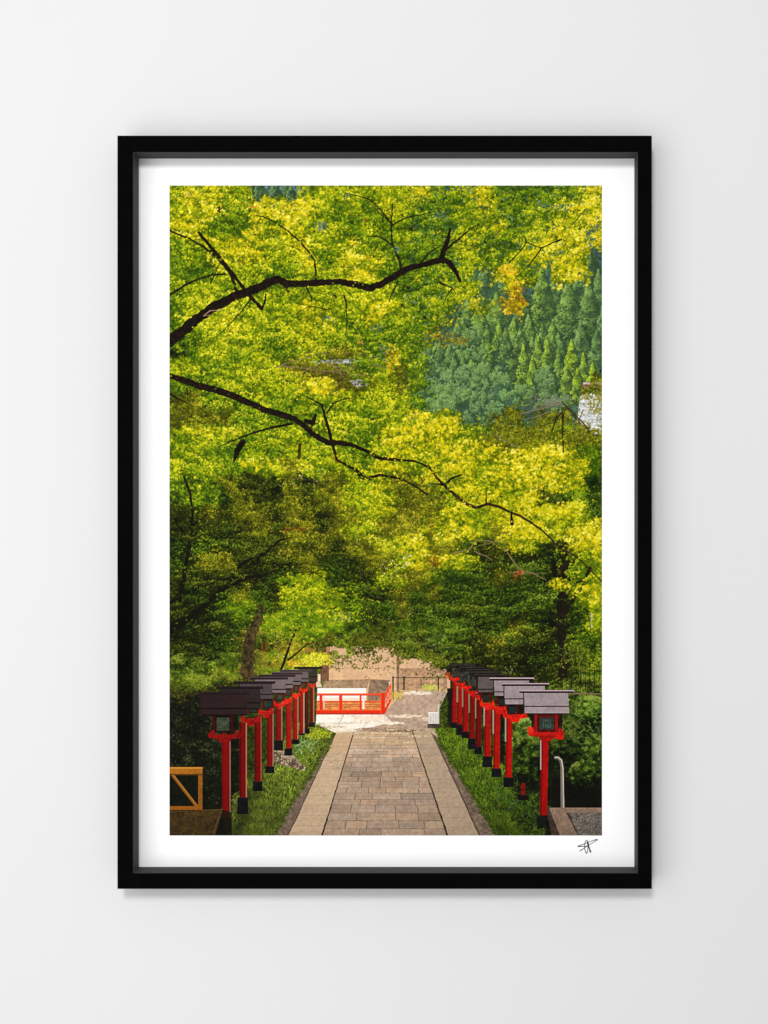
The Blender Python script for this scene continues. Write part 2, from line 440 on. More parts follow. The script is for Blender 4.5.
for k in range(30):      # highest, bluest ranks
    conifer(rng.uniform(470, 604), rng.uniform(196, 262), rng.uniform(26, 40), rng.uniform(13, 20), .55)
for k in range(7): conifer(rng.uniform(244, 312), rng.uniform(178, 188), 22, 15, .75)
for k in range(14): conifer(rng.uniform(560, 604), rng.uniform(236, 272), rng.uniform(34, 50), rng.uniform(16, 22), .38)
for (x, y, h, w, t, wm) in [(470, 286, 40, 22, .3, 0), (506, 262, 50, 26, .4, 0), (556, 262, 56, 24, .3, .1), (598, 268, 60, 24, .45, 0),
        (541, 266, 62, 28, .08, .35), (520, 284, 50, 22, .35, 0), (567, 280, 62, 34, .1, .15), (588, 281, 62, 30, .22, .05), (496, 292, 56, 38, .1, .25),
        (604, 300, 56, 26, .5, 0), (478, 306, 52, 34, .15, .3), (513, 318, 44, 28, .15, .2), (528, 314, 48, 26, .12, .1), (552, 322, 46, 30, .1, .3),
        (580, 322, 42, 26, .3, 0), (596, 330, 48, 24, .4, 0), (462, 318, 50, 30, .12, .3)]:
    conifer(x, y, h, w, t, wm)
for k in range(46):
    x = rng.uniform(416, 560); y = rng.uniform(326, 372) + (x - 480) * .12
    if k % 3: conifer(x, y - 12, rng.uniform(24, 34), rng.uniform(13, 19), rng.uniform(0, .35), rng.uniform(0, .6) if x > 460 else 0)
    else: billow(x, y, rng.uniform(8, 13), rng.uniform(.05, .35), rng.uniform(0, .5) if x > 460 else 0)
for (x, y, h, w, t, wm) in [(538, 336, 54, 22, .1, .5), (547, 340, 54, 22, .05, .6), (523, 344, 46, 18, .05, .6), (558, 348, 52, 18, .15, .35), (571, 339, 56, 24, .02, .95),
        (583, 352, 44, 17, .05, .7), (532, 356, 48, 20, .1, .7), (548, 362, 46, 24, .25, .2), (566, 366, 40, 22, .15, .5), (592, 362, 36, 16, .0, .95), (577, 368, 34, 18, .05, .8)]:
    conifer(x, y, h, w, t, wm)
for k in range(34):
    y = rng.uniform(372, 420); x = rng.uniform(412, 572)
    billow(x, y, rng.uniform(8, 14), rng.uniform(.05, .45), 0)
for (x, y, r) in [(440, 392, 15), (452, 405, 13), (432, 408, 14), (480, 372, 13), (500, 380, 13), (510, 398, 12), (470, 396, 11), (492, 410, 11)]:
    billow(x, y, r, .08, .15)
for k in range(10): billow(rng.uniform(466, 520), rng.uniform(402, 426), 8, .5)
hz = poly_mask([(400, 184), (603, 184), (603, 440), (400, 440)])
v_ = CV[hz[1]:hz[3], hz[0]:hz[2]]; v_[:] = v_ * .91 + np.array((150, 176, 122), np.float32) * .09      # the air in the printed view
# opaque shaded leaves that close the near canopy against the hill
def underlay(n, y0, y1, al=.85):
    for k in range(n):
        x, y = rng.uniform(PX0, PX1), rng.uniform(y0, y1); L = letter(x, y, 3)
        if L not in 'GLYRADg': continue
        st = PAL[L][0]; q = rng.random() * .9
        put('blob', rng.uniform(3, 6.5), x, y, col(np.array(st[0]) * (1 - q) + np.array(st[1]) * q, .08), al)
underlay(14000, 184, 500)
# bare grey twigs and the far white gable with its tiled roof edge
for k in range(60):
    x = rng.uniform(520, 566); y = 405 + rng.normal(0, 6)
    line([(x, y), (x + rng.uniform(8, 18), y + rng.uniform(-7, 4))], .5, .3, (120, 118, 112), alpha=.6)
poly([(580, 396), (590, 393), (602, 396), (602, 434), (588, 436), (577, 420)], (218, 218, 216), .95, .2)
for y in range(404, 436, 3): line([(577, y), (602, y + .6)], .7, .7, (160, 162, 168), alpha=.6)
rect(583, 382.5, 602, 384.5, (214, 190, 186)); rect(582, 384.6, 602, 388, (150, 104, 84), 1, .3)
line([(562, 402), (570, 412), (577, 420), (590, 434)], 1.2, 2, (58, 52, 40)); line([(577, 424), (583, 410)], 1.2, .8, (70, 66, 60))
for (x0, y0, x1, y1, n) in [(580, 388, 603, 400, 200), (588, 396, 603, 413, 170), (576, 402, 602, 416, 90), (570, 418, 590, 437, 120), (588, 430, 603, 440, 60), (596, 412, 603, 434, 40)]:
    for k in range(n):
        c = col([(122, 118, 20), (150, 140, 24), (88, 96, 22), (180, 170, 70)][rng.integers(4)], .15)
        put('star', rng.uniform(1.6, 3), rng.uniform(x0, x1), rng.uniform(y0, y1), c, .9)


BK = (22, 15, 9)
def sprays(n, x0, x1, y0, y1, only, slope=0.12, ln=(12, 30), th=3.2, dens=1.5, bias=0.0, al=.9, sz=1.0):
    for k in range(n):
        x, y = rng.uniform(x0, x1), rng.uniform(y0, y1)
        L = letter(x, y)
        if L not in only: continue
        st, kind, size = PAL[L]
        ln_ = rng.uniform(*ln); a = slope * (1 if x < 385 else -1) + rng.normal(0, .16)
        if callable(th): tt = th(x, y)
        else: tt = th * rng.uniform(.6, 1.3)
        ix = min(PW - 1, max(0, int((x - PX0) * SS))); iy = min(PH - 1, max(0, int((y - PY0) * SS)))
        base = .42 + rng.normal(0, .13) + (N_BIG[iy, ix] - .5) * .7 + bias
        ca, sa = math.cos(a), math.sin(a); m = int(ln_ * dens)
        for q in range(m):
            u = rng.uniform(-1, 1); v = rng.normal(0, .5)
            if q < m * .3: v = abs(v) + .5; t = base - .32
            else: t = base - v * .26 + rng.normal(0, .1)
            t = min(.999, max(0, t)) * 4; i = int(t); f = t - i
            c = np.array(st[i], np.float32) * (1 - f) + np.array(st[i + 1], np.float32) * f
            du = u * ln_ * .5; dv = v * tt * (1.15 - abs(u)) + (u * u) * 2.2
            put('star', size * sz * rng.uniform(.55, 1.1), x + du * ca - dv * sa, y + du * sa + dv * ca, c * rng.uniform(.88, 1.12), al)
def tiers(n, x0, x1, y0, y1, only, slope=0.1, ln=(16, 40), th=(2.2, 4.2), bias=0.0, sz=1.0, shade=.7, contrast=1.0):
    xs = rng.uniform(x0, x1, n); ys = np.sort(rng.uniform(y0, y1, n))
    for x, y in zip(xs, ys):
        L = letter(x, y, 4)
        if L not in only: continue
        st, kind, size = PAL[L]; size = size * sz
        half = rng.uniform(*ln) * .5; t_ = rng.uniform(*th)
        a = slope * (1 if x < 385 else -1) + rng.normal(0, .17); ca, sa = math.cos(a), math.sin(a)
        ix = min(PW - 1, max(0, int((x - PX0) * SS))); iy = min(PH - 1, max(0, int((y - PY0) * SS)))
        base = .44 + rng.normal(0, .14) + (N_BIG[iy, ix] - .5) * .6 + bias
        lean = rng.choice([-1, 1]) * rng.uniform(0, 1.2)
        def dab(u, v, t, sc, al):
            du = u * half; dv = v * t_ * (1.1 - .8 * u * u) + u * u * t_ * lean
            xx, yy = x + du * ca - dv * sa, y + du * sa + dv * ca
            if letter(xx, yy, 1) not in only: return
            t = min(.999, max(0, t)) * 4; i = int(t); f = t - i
            c = np.array(st[i], np.float32) * (1 - f) + np.array(st[i + 1], np.float32) * f
            put('star', size * sc * rng.uniform(.6, 1.15), xx, yy, c * rng.uniform(.9, 1.1), al)
        for q in range(int(half * 1.3)): dab(rng.uniform(-1, 1), rng.uniform(.7, 1.9), base - .36 * contrast + rng.normal(0, .05), 1.1, shade)
        for q in range(int(half * 2.6)):
            v = rng.normal(0, .42); dab(rng.uniform(-1, 1), v, base - v * .3 * contrast + rng.normal(0, .09), 1, .92)
        for q in range(int(half * .9)): dab(rng.uniform(-1, 1), rng.uniform(-.9, -.3), base + .26 * contrast + rng.normal(0, .08), .85, .95)
        for q in range(int(half * .35)): dab(rng.uniform(-1, 1), rng.uniform(.6, 1.3), base + .12 * contrast, .9, .95)
def cover():
    line(jag([(566, 540), (567, 556), (563, 590), (560, 622), (564, 655), (562, 690)], .8), 6, 11, (30, 22, 13), rough=.35, tex=.3)
    line(jag([(553, 560), (556, 580), (560, 610)], .6), 5, 5, (22, 17, 9), rough=.4)
    line(jag([(590, 568), (585, 580), (574, 596), (566, 612)], .5), 3, 5, (26, 20, 12), rough=.4); line(jag([(566, 628), (573, 618), (578, 612)], .4), 3, 1, (26, 20, 12))
leaves(30000, 490, 690, -9, 9, only='DKgORGLY', alpha=.9, smul=1.0)
sprays(700, 168, 604, 470, 676, 'DKgO')
tiers(760, 168, 604, 480, 672, 'DKgOG', bias=.03, ln=(16, 44), th=(2.6, 5), contrast=1.35, shade=.85)
cover()

# ---- 3. tan wall, far ground and mid-ground behind the path ---------------
poly([(326, 634), (450, 634), (450, 736), (300, 736), (300, 688), (326, 688)], (220, 178, 136), 1, .06)
poly([(400, 640), (450, 640), (450, 672), (400, 672)], (222, 178, 144), .6, .08)
for y in (648, 668): line([(325, y), (396, y)], .7, .7, (176, 138, 104), alpha=.7)
rect(396.5, 640, 399.5, 692, (138, 104, 80), 1, .2)
rect(400, 668, 447, 690, (176, 136, 102), .8, .25)
for k in range(6): rect(400 + k * 8, 690 - 20, 400.6 + k * 8, 690, (150, 116, 88), .5)
poly([(325, 680), (370, 679), (367, 688), (322, 690)], (158, 130, 100), 1, .2)
poly([(370, 679), (390, 680), (384, 706), (366, 706)], (128, 104, 84), 1, .25)
rect(313, 688, 366, 700.5, (255, 250, 242)); rect(313, 698, 366, 701, (240, 214, 190), .7)
rect(313, 700.5, 384, 710, (216, 136, 72), 1, .25)
rect(313, 704, 384, 705, (180, 90, 50), .8)
# ground beyond: sunlit pavement with leaf shade
poly([(300, 712), (384, 713), (400, 696), (432, 690), (448, 692), (448, 740), (300, 740)], (182, 154, 132), 1, .12)
poly([(300, 713), (384, 713.5), (392, 722), (340, 735), (300, 735)], (240, 226, 208), 1, .12)
for (x, y, rx, ry, c, a) in [(330, 719, 24, 4.5, (255, 250, 240), .95), (352, 726, 22, 2.6, (255, 246, 230), .95), (372, 718, 12, 2.4, (250, 230, 205), .9), (350, 733, 24, 1.8, (214, 190, 160), .9),
        (405, 716, 16, 1.8, (240, 218, 190), .85), (392, 723, 14, 1.4, (252, 238, 214), .9), (418, 693, 14, 1.6, (244, 232, 214), .9), (425, 719, 8, 1.4, (236, 212, 184), .8), (375, 729, 20, 1.3, (150, 122, 96), .8),
        (398, 731, 26, 2.2, (150, 128, 104), .8), (330, 727, 16, 1.1, (205, 184, 156), .8), (340, 723, 22, .7, (214, 196, 172), .8)]:
    for k in range(int(rx * ry * 2.2)):
        aa = rng.uniform(0, 6.283); r = math.sqrt(rng.random())
        put('flat', rng.uniform(2.2, 5), x + math.cos(aa) * r * rx, y + math.sin(aa) * r * ry, col(c, .03), a * .8)
line([(344, 714), (338, 727)], .6, .5, (150, 136, 116))
# thin fence
line([(393, 677.6), (446, 677.2)], .8, .8, (70, 58, 52)); line([(393, 684), (446, 684)], .5, .5, (110, 92, 78), alpha=.7)
for x, y0, y1, w in [(393, 676, 700, 1.5), (404, 675, 690, 1.3), (438.3, 675, 691, 1.5), (421, 678, 689, .5)]: rect(x - w / 2, y0, x + w / 2, y1, (42, 36, 34))
for x, y in [(404, 675), (438.3, 675)]: put('blob', 2, x, y, col((230, 210, 190)))
for k in range(160): put('star', rng.uniform(1.3, 2.6), rng.normal(430, 4.2), rng.normal(687.3, 1.7), col([(196, 206, 70), (140, 160, 40), (226, 226, 110)][rng.integers(3)], .1), .9)
for k in range(90): put('blob', rng.uniform(1.2, 2.4), rng.uniform(391, 402), rng.uniform(691, 700), col([(214, 180, 40), (150, 140, 40), (236, 210, 90)][rng.integers(3)], .1), .85)
for k in range(60): put('flat', rng.uniform(1.4, 2.6), rng.uniform(402, 446), rng.normal(690.5, .8), col([(160, 150, 80), (120, 110, 60), (210, 200, 130)][rng.integers(3)], .1), .8)


# ---- 4. red bridge railing ------------------------------------------------
RED, RLT, RDK = (226, 34, 12), (255, 74, 24), (150, 16, 10)
rect(313, 701, 382, 702.2, RED); rect(313, 706, 382, 706.8, (214, 60, 24), .8)
rect(312, 693.2, 384, 695.2, (240, 66, 34)); rect(312, 694.9, 384, 695.5, RDK, .6)
rect(310, 709.4, 385, 713.8, RED); rect(310, 709.4, 385, 710.4, RLT); rect(310, 713.2, 385, 714.2, RDK)
for x, w in [(321, 3.2), (340.6, 3.2), (360.6, 2)]: rect(x - w / 2, 695, x + w / 2, 710, RED); rect(x - w / 2, 695, x - w / 2 + .7, 710, RLT)
rect(362.2, 695.6, 364.4, 709, (244, 226, 214)); rect(323.5, 695.6, 324.5, 709, (240, 200, 180))
rect(380.6, 692.6, 385, 714, RED); rect(380.6, 692.6, 381.6, 713, RLT)
poly([(385, 694), (391, 683.5), (391.5, 685.5), (386, 697)], RLT); poly([(385, 713.5), (391.4, 700), (391.4, 697), (385, 708)], RED)
for x, y0, y1 in [(387, 689, 708), (389, 686, 704), (391, 683, 700)]: rect(x - .5, y0, x + .6, y1, (236, 54, 22))
line([(385, 703), (391.5, 691)], .9, .8, (240, 80, 40)); put('blob', 2, 389, 682.5, col((240, 220, 200)))


# ---- 5. stone path --------------------------------------------------------
VX, VY = 383.5, 640.0      # where the long edges meet
def lx(x835, y): return VX + (x835 - VX) * (y - VY) / (835.5 - VY)
def edge(p, q, y): return p[0] + (q[0] - p[0]) * (y - p[1]) / (q[1] - p[1])
LA, LB = (353, 735), (322, 835.5); RA, RB = (412.2, 731), (447.3, 835.5)
OLA, OLB = (336, 733), (288, 835.5); ORA, ORB = (430, 731), (479.5, 835.5)
poly([OLA, LA, (412, 729), ORA, (441, 741), (496, 835.5), (274, 835.5), (329, 742)], (120, 100, 84), 1, .22)       # outer strips
poly([OLA, (353, 732), LB, OLB], (196, 168, 136), 1, .06); poly([RA, ORA, ORB, RB], (176, 152, 126), 1, .06)
poly([(353, 732), RA, RB, LB], (98, 82, 64), 1, .2)
y = 835.5; rowh = 11.0; row = 0
ys_rows = []
while y > 733 and row < 60:
    h = 8.6 * ((y - 665) / 170.0) ** 1.35 * rng.uniform(.8, 1.15)
    h = max(1.5, h); ys_rows.append((y - h, y)); y -= h; row += 1
STONE = [(170, 148, 124), (164, 144, 122), (158, 141, 124), (174, 150, 126), (166, 146, 126), (168, 151, 133), (176, 152, 126), (154, 137, 119)]
for (ya, yb) in ys_rows:
    u = rng.uniform(-.12, 0.0)
    gap = .62 if yb > 770 else .35
    while u < 1:
        du = rng.uniform(.16, .36); u2 = min(1, u + du)
        if 1 - u2 < .07: u2 = 1
        ua = max(0, u)
        xa0, xa1 = edge(LA, LB, ya), edge(RA, RB, ya); xb0, xb1 = edge(LA, LB, yb), edge(RA, RB, yb)
        g1 = gap * .6 / max(1, xb1 - xb0)
        P = [(xa0 + (xa1 - xa0) * (ua + g1), ya + gap * .5), (xa0 + (xa1 - xa0) * (u2 - g1), ya + gap * .5 + rng.uniform(-.15, .15)),
             (xb0 + (xb1 - xb0) * (u2 - g1), yb), (xb0 + (xb1 - xb0) * (ua + g1), yb)]
        c = col(STONE[rng.integers(len(STONE))], .05)
        lit = .97 + max(0, (775 - yb)) / 240.0
        c = c * np.array((1, 1, 1), np.float32) * (.95 + .1 * rng.random())
        poly(P, c * lit * np.array((1.12, 1.08, 1.06), np.float32), .92, .08)
        if yb > 765 and rng.random() < .5:
            yy = (ya + yb) / 2 + rng.uniform(-1, 1); line([(P[0][0] + 1, yy), (P[1][0] - 1, yy + rng.uniform(-.4, .4))], .4, .4, c * .85, alpha=.6)
        u = u2
for k in range(500):
    y = rng.uniform(736, 835); x = rng.uniform(edge(LA, LB, y), edge(RA, RB, y))
    put('flat', rng.uniform(1, 2.4), x, y, col([(112, 94, 76), (190, 168, 140), (130, 108, 86)][rng.integers(3)], .1), .2)
# kerb slabs: joints
for k in range(12):
    y = 742 + 94 * (k / 11.0) ** 1.25
    line([(edge(OLA, OLB, y), y), (edge(LA, LB, y), y)], .45, .45, (128, 104, 80), alpha=.35)
    y += 2; line([(edge(RA, RB, y), y), (edge(ORA, ORB, y), y)], .45, .45, (116, 94, 72), alpha=.35)
for k in range(260):
    y = rng.uniform(736, 835)
    x = rng.uniform(edge(OLA, OLB, y), edge(LA, LB, y)) if rng.random() < .5 else rng.uniform(edge(RA, RB, y), edge(ORA, ORB, y))
    put('flat', rng.uniform(1.5, 4), x, y, col([(140, 112, 84), (186, 156, 122), (128, 108, 84)][rng.integers(3)], .08), .3)
poly([(336, 733), (353, 732), (348, 752), (327, 752)], (206, 166, 120), .35); poly([(411, 730), (430, 730), (436, 744), (415, 744)], (190, 164, 120), .3)
poly([(353, 732), (412, 730), (417, 745), (349, 747)], (190, 160, 110), .35)
line(jag([LA, LB], .25), .8, 1.7, (44, 36, 20), rough=.4); line(jag([RA, RB], .25), .9, 2.0, (48, 42, 16), rough=.4)
line(jag([OLA, OLB], .3), .6, 1.2, (84, 66, 52), rough=.5); line(jag([(434, 735), ORB], .3), .7, 1.3, (62, 50, 36), rough=.5)
for (x, y, rx, ry) in [(380, 733, 30, 1.0), (370, 737, 16, .8), (420, 736, 12, .8), (405, 742, 8, .7), (400, 730, 20, .7)]:
    for k in range(int(rx * 2)): put('flat', rng.uniform(2, 4), x + rng.uniform(-rx, rx), y + rng.normal(0, ry), col((226, 200, 164), .05), .6)
line([(385, 731), (406, 730.5), (412, 734)], .7, .7, (84, 70, 56), alpha=.8)


# ---- 6. side banks --------------------------------------------------------
poly([(168, 672), (318, 676), (316, 724), (336, 733), (329, 743), (313.6, 769), (285.5, 811.5), (274, 836), (168, 836)], (38, 52, 10), 1, .5)
poly([(432, 724), (448, 690), (603, 680), (603, 836), (496, 836), (441, 741)], (36, 50, 8), 1, .5)
# shade under the hedges
poly([(168, 686), (215, 690), (238, 716), (244, 836), (168, 836)], (12, 14, 7), .92, .5)
poly([(500, 700), (603, 690), (603, 836), (536, 836), (520, 800), (500, 780)], (16, 18, 8), .9, .5)

for k in range(2600):
    x = rng.uniform(169, 240); y = 690 + rng.normal(0, 6) + (N_BIG[300, int((x - PX0) * SS)] - .5) * 16
    put('star', rng.uniform(1.6, 3.4), x, y, col([(20, 24, 6), (44, 52, 10), (74, 84, 16), (98, 104, 24), (60, 50, 20), (12, 14, 5)][rng.integers(6)], .15), .9)
for k in range(1800):
    x = rng.uniform(548, 602); y = 692 + rng.normal(0, 6)
    put('star', rng.uniform(1.6, 3.2), x, y, col([(24, 30, 6), (54, 70, 12), (90, 110, 22), (128, 146, 40), (12, 16, 5)][rng.integers(5)], .15), .9)
def grass(ptsfn, n, y0, y1, cols, size=(1.6, 3.6), up=True):
    ys_ = np.sort(rng.uniform(y0, y1, n))
    for y in ys_:
        x = ptsfn(y); s = .6 + .5 * (y - 720) / 110
        c = col(cols[rng.integers(len(cols))], .16)
        ix = min(PW - 1, max(0, int((x - PX0) * SS))); iy = min(PH - 1, max(0, int((y - PY0) * SS)))
        c = c * (.56 + .8 * N_CLUMP[iy, ix] + .5 * N_BIG[iy, ix]) * (1 - .3 * max(0, (y - 790) / 45)) * (1 - .45 * max(0, 1 - abs(x - 243 - (815 - y) * .35) / 14))
        L = rng.uniform(*size) * s; a = rng.normal(-1.57, .55)
        line([(x, y), (x + math.cos(a) * L, y + math.sin(a) * L)], .75 * s, .35, c, alpha=.85)

def left_edge(y):
    P = [(725, 318), (733, 332), (743, 329), (769, 313), (811, 285), (836, 273)]
    for (a, xa), (b, xb) in zip(P, P[1:]):
        if a <= y <= b: return xa + (xb - xa) * (y - a) / (b - a)
    return 316
def left_in(y): return max(232, 300 - (y - 722) * .9)
GL = [(88, 106, 26), (66, 86, 18), (110, 122, 36), (50, 66, 14), (134, 138, 58), (84, 88, 30), (92, 112, 24)]
grass(lambda y: rng.uniform(left_in(y), left_edge(y) + rng.normal(0, 1)), 7500, 724, 836, GL)
GR = [(70, 96, 14), (56, 78, 10), (88, 112, 20), (38, 56, 8), (106, 122, 32)]
def right_edge(y): return 432 + max(0, y - 727) * .6
grass(lambda y: rng.uniform(right_edge(y) + rng.normal(0, .8), min(545, right_edge(y) + 26 + (y - 727) * .55)), 6500, 728, 836, GR)
for (pa, pb, sd) in [((332, 738), (274, 834), -1), ((437, 738), (496, 834), 1)]:      # blades leaning over the stone edge
    for k in range(900):
        f = rng.random(); y = pa[1] + (pb[1] - pa[1]) * f; x = pa[0] + (pb[0] - pa[0]) * f + sd * rng.normal(-1.2, 1.6) - sd * (2.2 * (N_MID[int((y - PY0) * SS) - 1, 600] - .3) * 3) * .5
        if sd < 0: x = left_edge(y) + rng.normal(.8, 1.5) + 2.2 * (N_MID[int((y - PY0) * SS) - 1, 600] - .5) * 2
        else: x = right_edge(y) + 1.2 - abs(rng.normal(0, 1.8)) - 2.2 * (N_MID[int((y - PY0) * SS) - 1, 900] - .5) * 2
        c = col((GL if sd < 0 else GR)[rng.integers(5)], .16) * .82
        line([(x, y), (x - sd * rng.uniform(.5, 2.6), y - rng.uniform(-.4, 2.2))], .8, .35, c, alpha=.85)
for k in range(400):      # sunny tuft at the far end
    put('star', rng.uniform(1.4, 3), rng.normal(320, 6), rng.normal(733, 2.6), col([(170, 180, 30), (120, 146, 24), (206, 200, 50), (90, 120, 20)][rng.integers(4)], .1), .85)
for k in range(70):       # lily-like clump
    x, y = rng.normal(304, 7), rng.normal(747, 4); a = rng.uniform(-2.6, -.5)
    line([(x, y), (x + math.cos(a) * 6, y + math.sin(a) * 4)], 1.1, .4, col([(150, 170, 110), (96, 130, 60), (70, 104, 30)][rng.integers(3)], .12), alpha=.9)
# mossy boulder
rk = [(274, 752), (279, 749), (287, 752), (296, 758), (304, 766), (306, 770), (299, 769), (292, 767), (284, 766), (276, 763), (272, 757)]
poly(rk, (108, 90, 68), 1, .5)
for k in range(150):
    x = rng.uniform(273, 305); y = 751 + (x - 273) * .5 + rng.uniform(-2, 9 - abs(x - 284) * .25)
    put('blob', rng.uniform(1.2, 2.8), x, y, col([(196, 172, 136), (152, 124, 92), (62, 46, 30), (226, 206, 172), (88, 70, 46)][rng.integers(5)], .1), .8)
poly([(278, 750), (288, 752), (297, 758), (303, 766), (297, 763), (290, 759), (284, 757)], (170, 148, 128), .6, .3)

def shrub(x, y, rx, ry, n, cols, size=(1.6, 3.4), light=-.5, kind='star', power=1.0):
    for k in range(n):
        a = rng.uniform(0, 6.283); r = math.sqrt(rng.random())
        u, v = math.cos(a) * r, math.sin(a) * r
        px_, py_ = x + u * rx, y + v * ry
        ix = min(PW - 1, max(0, int((px_ - PX0) * SS))); iy = min(PH - 1, max(0, int((py_ - PY0) * SS)))
        t = .5 + light * v * .5 + (N_CLUMP[iy, ix] - .5) * 1.6 + rng.normal(0, .2)
        t = min(.999, max(0, t)) ** power * (len(cols) - 1)
        i = int(t); f = t - i
        c = np.array(cols[i], np.float32) * (1 - f) + np.array(cols[min(i + 1, len(cols) - 1)], np.float32) * f
        put(kind, rng.uniform(*size), px_, py_, col(c, .1), .88)
HD = [(8, 9, 5), (15, 16, 6), (26, 28, 10), (42, 46, 16), (78, 84, 44)]
shrub(195, 735, 42, 42, 2600, HD, (1.4, 3.0), -.1)
shrub(222, 760, 26, 44, 1000, HD, (1.4, 3.0), -.1)
for k in range(40): put('blob', rng.uniform(1, 1.8), rng.uniform(172, 212), rng.uniform(700, 765), col((96, 104, 96), .2), .6)
# bright ground cover behind the left row
shrub(205, 668, 42, 18, 2600, [(22, 30, 8), (48, 64, 14), (82, 104, 20), (122, 138, 34), (170, 172, 60)], (1.4, 3.0), -.1)
shrub(190, 682, 26, 8, 700, [(40, 52, 8), (72, 92, 18), (112, 130, 24), (140, 150, 40)], (1.4, 2.8), -.3)
shrub(240, 672, 26, 10, 700, [(40, 46, 10), (80, 90, 18), (128, 130, 26), (160, 160, 40)], (1.4, 2.8), -.2)
shrub(188, 696, 22, 5, 260, [(16, 18, 8), (50, 46, 14), (96, 84, 26)], (1.4, 3.0), -.6)


# ---- 7. right hedge, trees, rail -----------------------------------------
HG = [(8, 9, 4), (16, 21, 6), (30, 42, 9), (54, 78, 14), (88, 120, 28), (150, 176, 84)]
shrub(586, 690, 30, 16, 1500, [(12, 16, 6), (36, 46, 12), (76, 92, 20), (120, 140, 34), (180, 186, 60)], (1.4, 3.0), 0)
for k in range(9): line([(562 + k * 4.6, 660), (562 + k * 4.6, 690)], .8, .8, (20, 18, 12), alpha=.8)
line([(560, 693.2), (602, 693.8)], 1.2, 1.2, (126, 104, 80)); line([(572, 670), (602, 671)], .8, .8, (30, 26, 16), alpha=.7)
shrub(584, 714, 26, 18, 1500, [(20, 32, 6), (44, 70, 12), (78, 116, 22), (120, 154, 42), (176, 196, 104)], (1.5, 3.4), -.3)
shrub(566, 742, 28, 34, 2000, HG[:5], (1.6, 3.2), -.5, power=1.25)
shrub(592, 745, 16, 24, 700, HG, (1.6, 3.4), -.4, power=1.1)
shrub(588, 768, 18, 16, 900, HG[:5], (1.5, 3.0), -.7)
shrub(585, 796, 30, 14, 500, HG[:3], (1.5, 3.0), -.3, power=1.6)
poly([(552, 778), (602, 786), (602, 808), (552, 808)], (12, 10, 6), .75, .4)
shrub(524, 758, 20, 42, 2300, HG[:5], (1.6, 3.2), -.7, power=1.15)
shrub(512, 735, 9, 20, 320, HG[1:5], (1.6, 3.0), -.5)
shrub(530, 812, 20, 22, 900, [(8, 12, 5), (16, 24, 7), (30, 44, 12), (50, 72, 20)], (1.5, 3.2), -.2)
for k in range(90):
    x, y = rng.uniform(484, 545), 0; y = 788 + (x - 484) * .55 + rng.normal(0, 5); a = rng.uniform(-2.9, -.3)
    line([(x, y), (x + math.cos(a) * 8, y + math.sin(a) * 5)], 1.0, .4, col([(30, 60, 14), (50, 84, 20), (80, 104, 50)][rng.integers(3)], .12), alpha=.85)



# ---- low leaves and limbs in front of the far wall ----
# ochre sunlit things low in the gap behind the left row
poly([(262, 642), (330, 642), (330, 666), (262, 668)], (170, 96, 54), .55, .5)
rect(263, 645, 272, 652, (92, 22, 14), .9, .3); rect(276, 654, 290, 657, (220, 190, 140), .8, .2); rect(288, 648, 322, 652, (206, 120, 70), .7, .3)
line(jag([(261, 608), (254, 628), (249, 645), (247, 674)], .6), 9, 13, (62, 50, 26), rough=.3, tex=.6)
line(jag([(276, 626), (272, 645), (269, 664)], .4), 4, 3, (30, 26, 12), rough=.3)
line(jag([(322, 628), (321, 641)], .3), 3.2, 3, (226, 200, 176), alpha=.9); 
for x in (334, 341, 348): rect(x, 612, x + 2.2, 622, (176, 168, 120), .45, .3)
leaves(14000, 560, 676, .25, 9, x0=225, x1=326, only='LGgRY', alpha=.85, smul=.72)
def fringe(n, x0, x1, e0, e1, fall, cols, sz=(1.5, 3.0)):
    for k in range(n):
        x = rng.uniform(x0, x1); f = (x - x0) / (x1 - x0)
        e = e0 + (e1 - e0) * f + (N_BIG[200, min(PW - 1, int((x - PX0) * SS))] - .5) * 26 + (N_CLUMP[300, min(PW - 1, int((x - PX0) * SS))] - .5) * 12
        y = e - 12 + rng.exponential(fall) if rng.random() < .75 else e - rng.uniform(0, 14)
        ix = min(PW - 1, int((x - PX0) * SS)); iy = min(PH - 1, max(0, int((y - PY0) * SS)))
        if y > e - 2 and N_CLUMP[iy, ix] < .5: continue
        put('star', rng.uniform(*sz), x, y, col(cols[rng.integers(len(cols))], .16), .92)
def fronds(n, x0, x1, y0, y1, cols, size=(1.4, 3.0), kind='star', al=.9):
    for k in range(n):
        x, y = rng.uniform(x0, x1), rng.uniform(y0, y1)
        ix = min(PW - 1, max(0, int((x - PX0) * SS))); iy = min(PH - 1, max(0, int((y - PY0) * SS)))
        if N_CLUMP[iy, ix] < .45: continue
        put(kind, rng.uniform(*size), x, y, col(cols[rng.integers(len(cols))], .14), al)
fronds(1700, 268, 330, 626, 660, [(150, 160, 20), (112, 132, 22), (190, 186, 40), (70, 90, 14)])
fronds(500, 256, 290, 650, 676, [(110, 124, 22), (80, 96, 18), (150, 150, 40)])
for k in range(420):
    a = rng.uniform(0, 6.28); r = rng.random() ** .6
    put('star', rng.uniform(1.8, 3.6), 318 + math.cos(a) * r * 17, 660 + math.sin(a) * r * 8, col([(240, 226, 30), (206, 200, 24), (250, 240, 90), (150, 166, 20)][rng.integers(4)], .06), .92)
line(jag([(296, 630), (290, 644), (286, 656), (281, 670)], .4), 1.8, 2.6, BK); line(jag([(323, 639), (308, 644), (298, 652), (288, 660)], .4), 1.0, 2, (40, 30, 16))
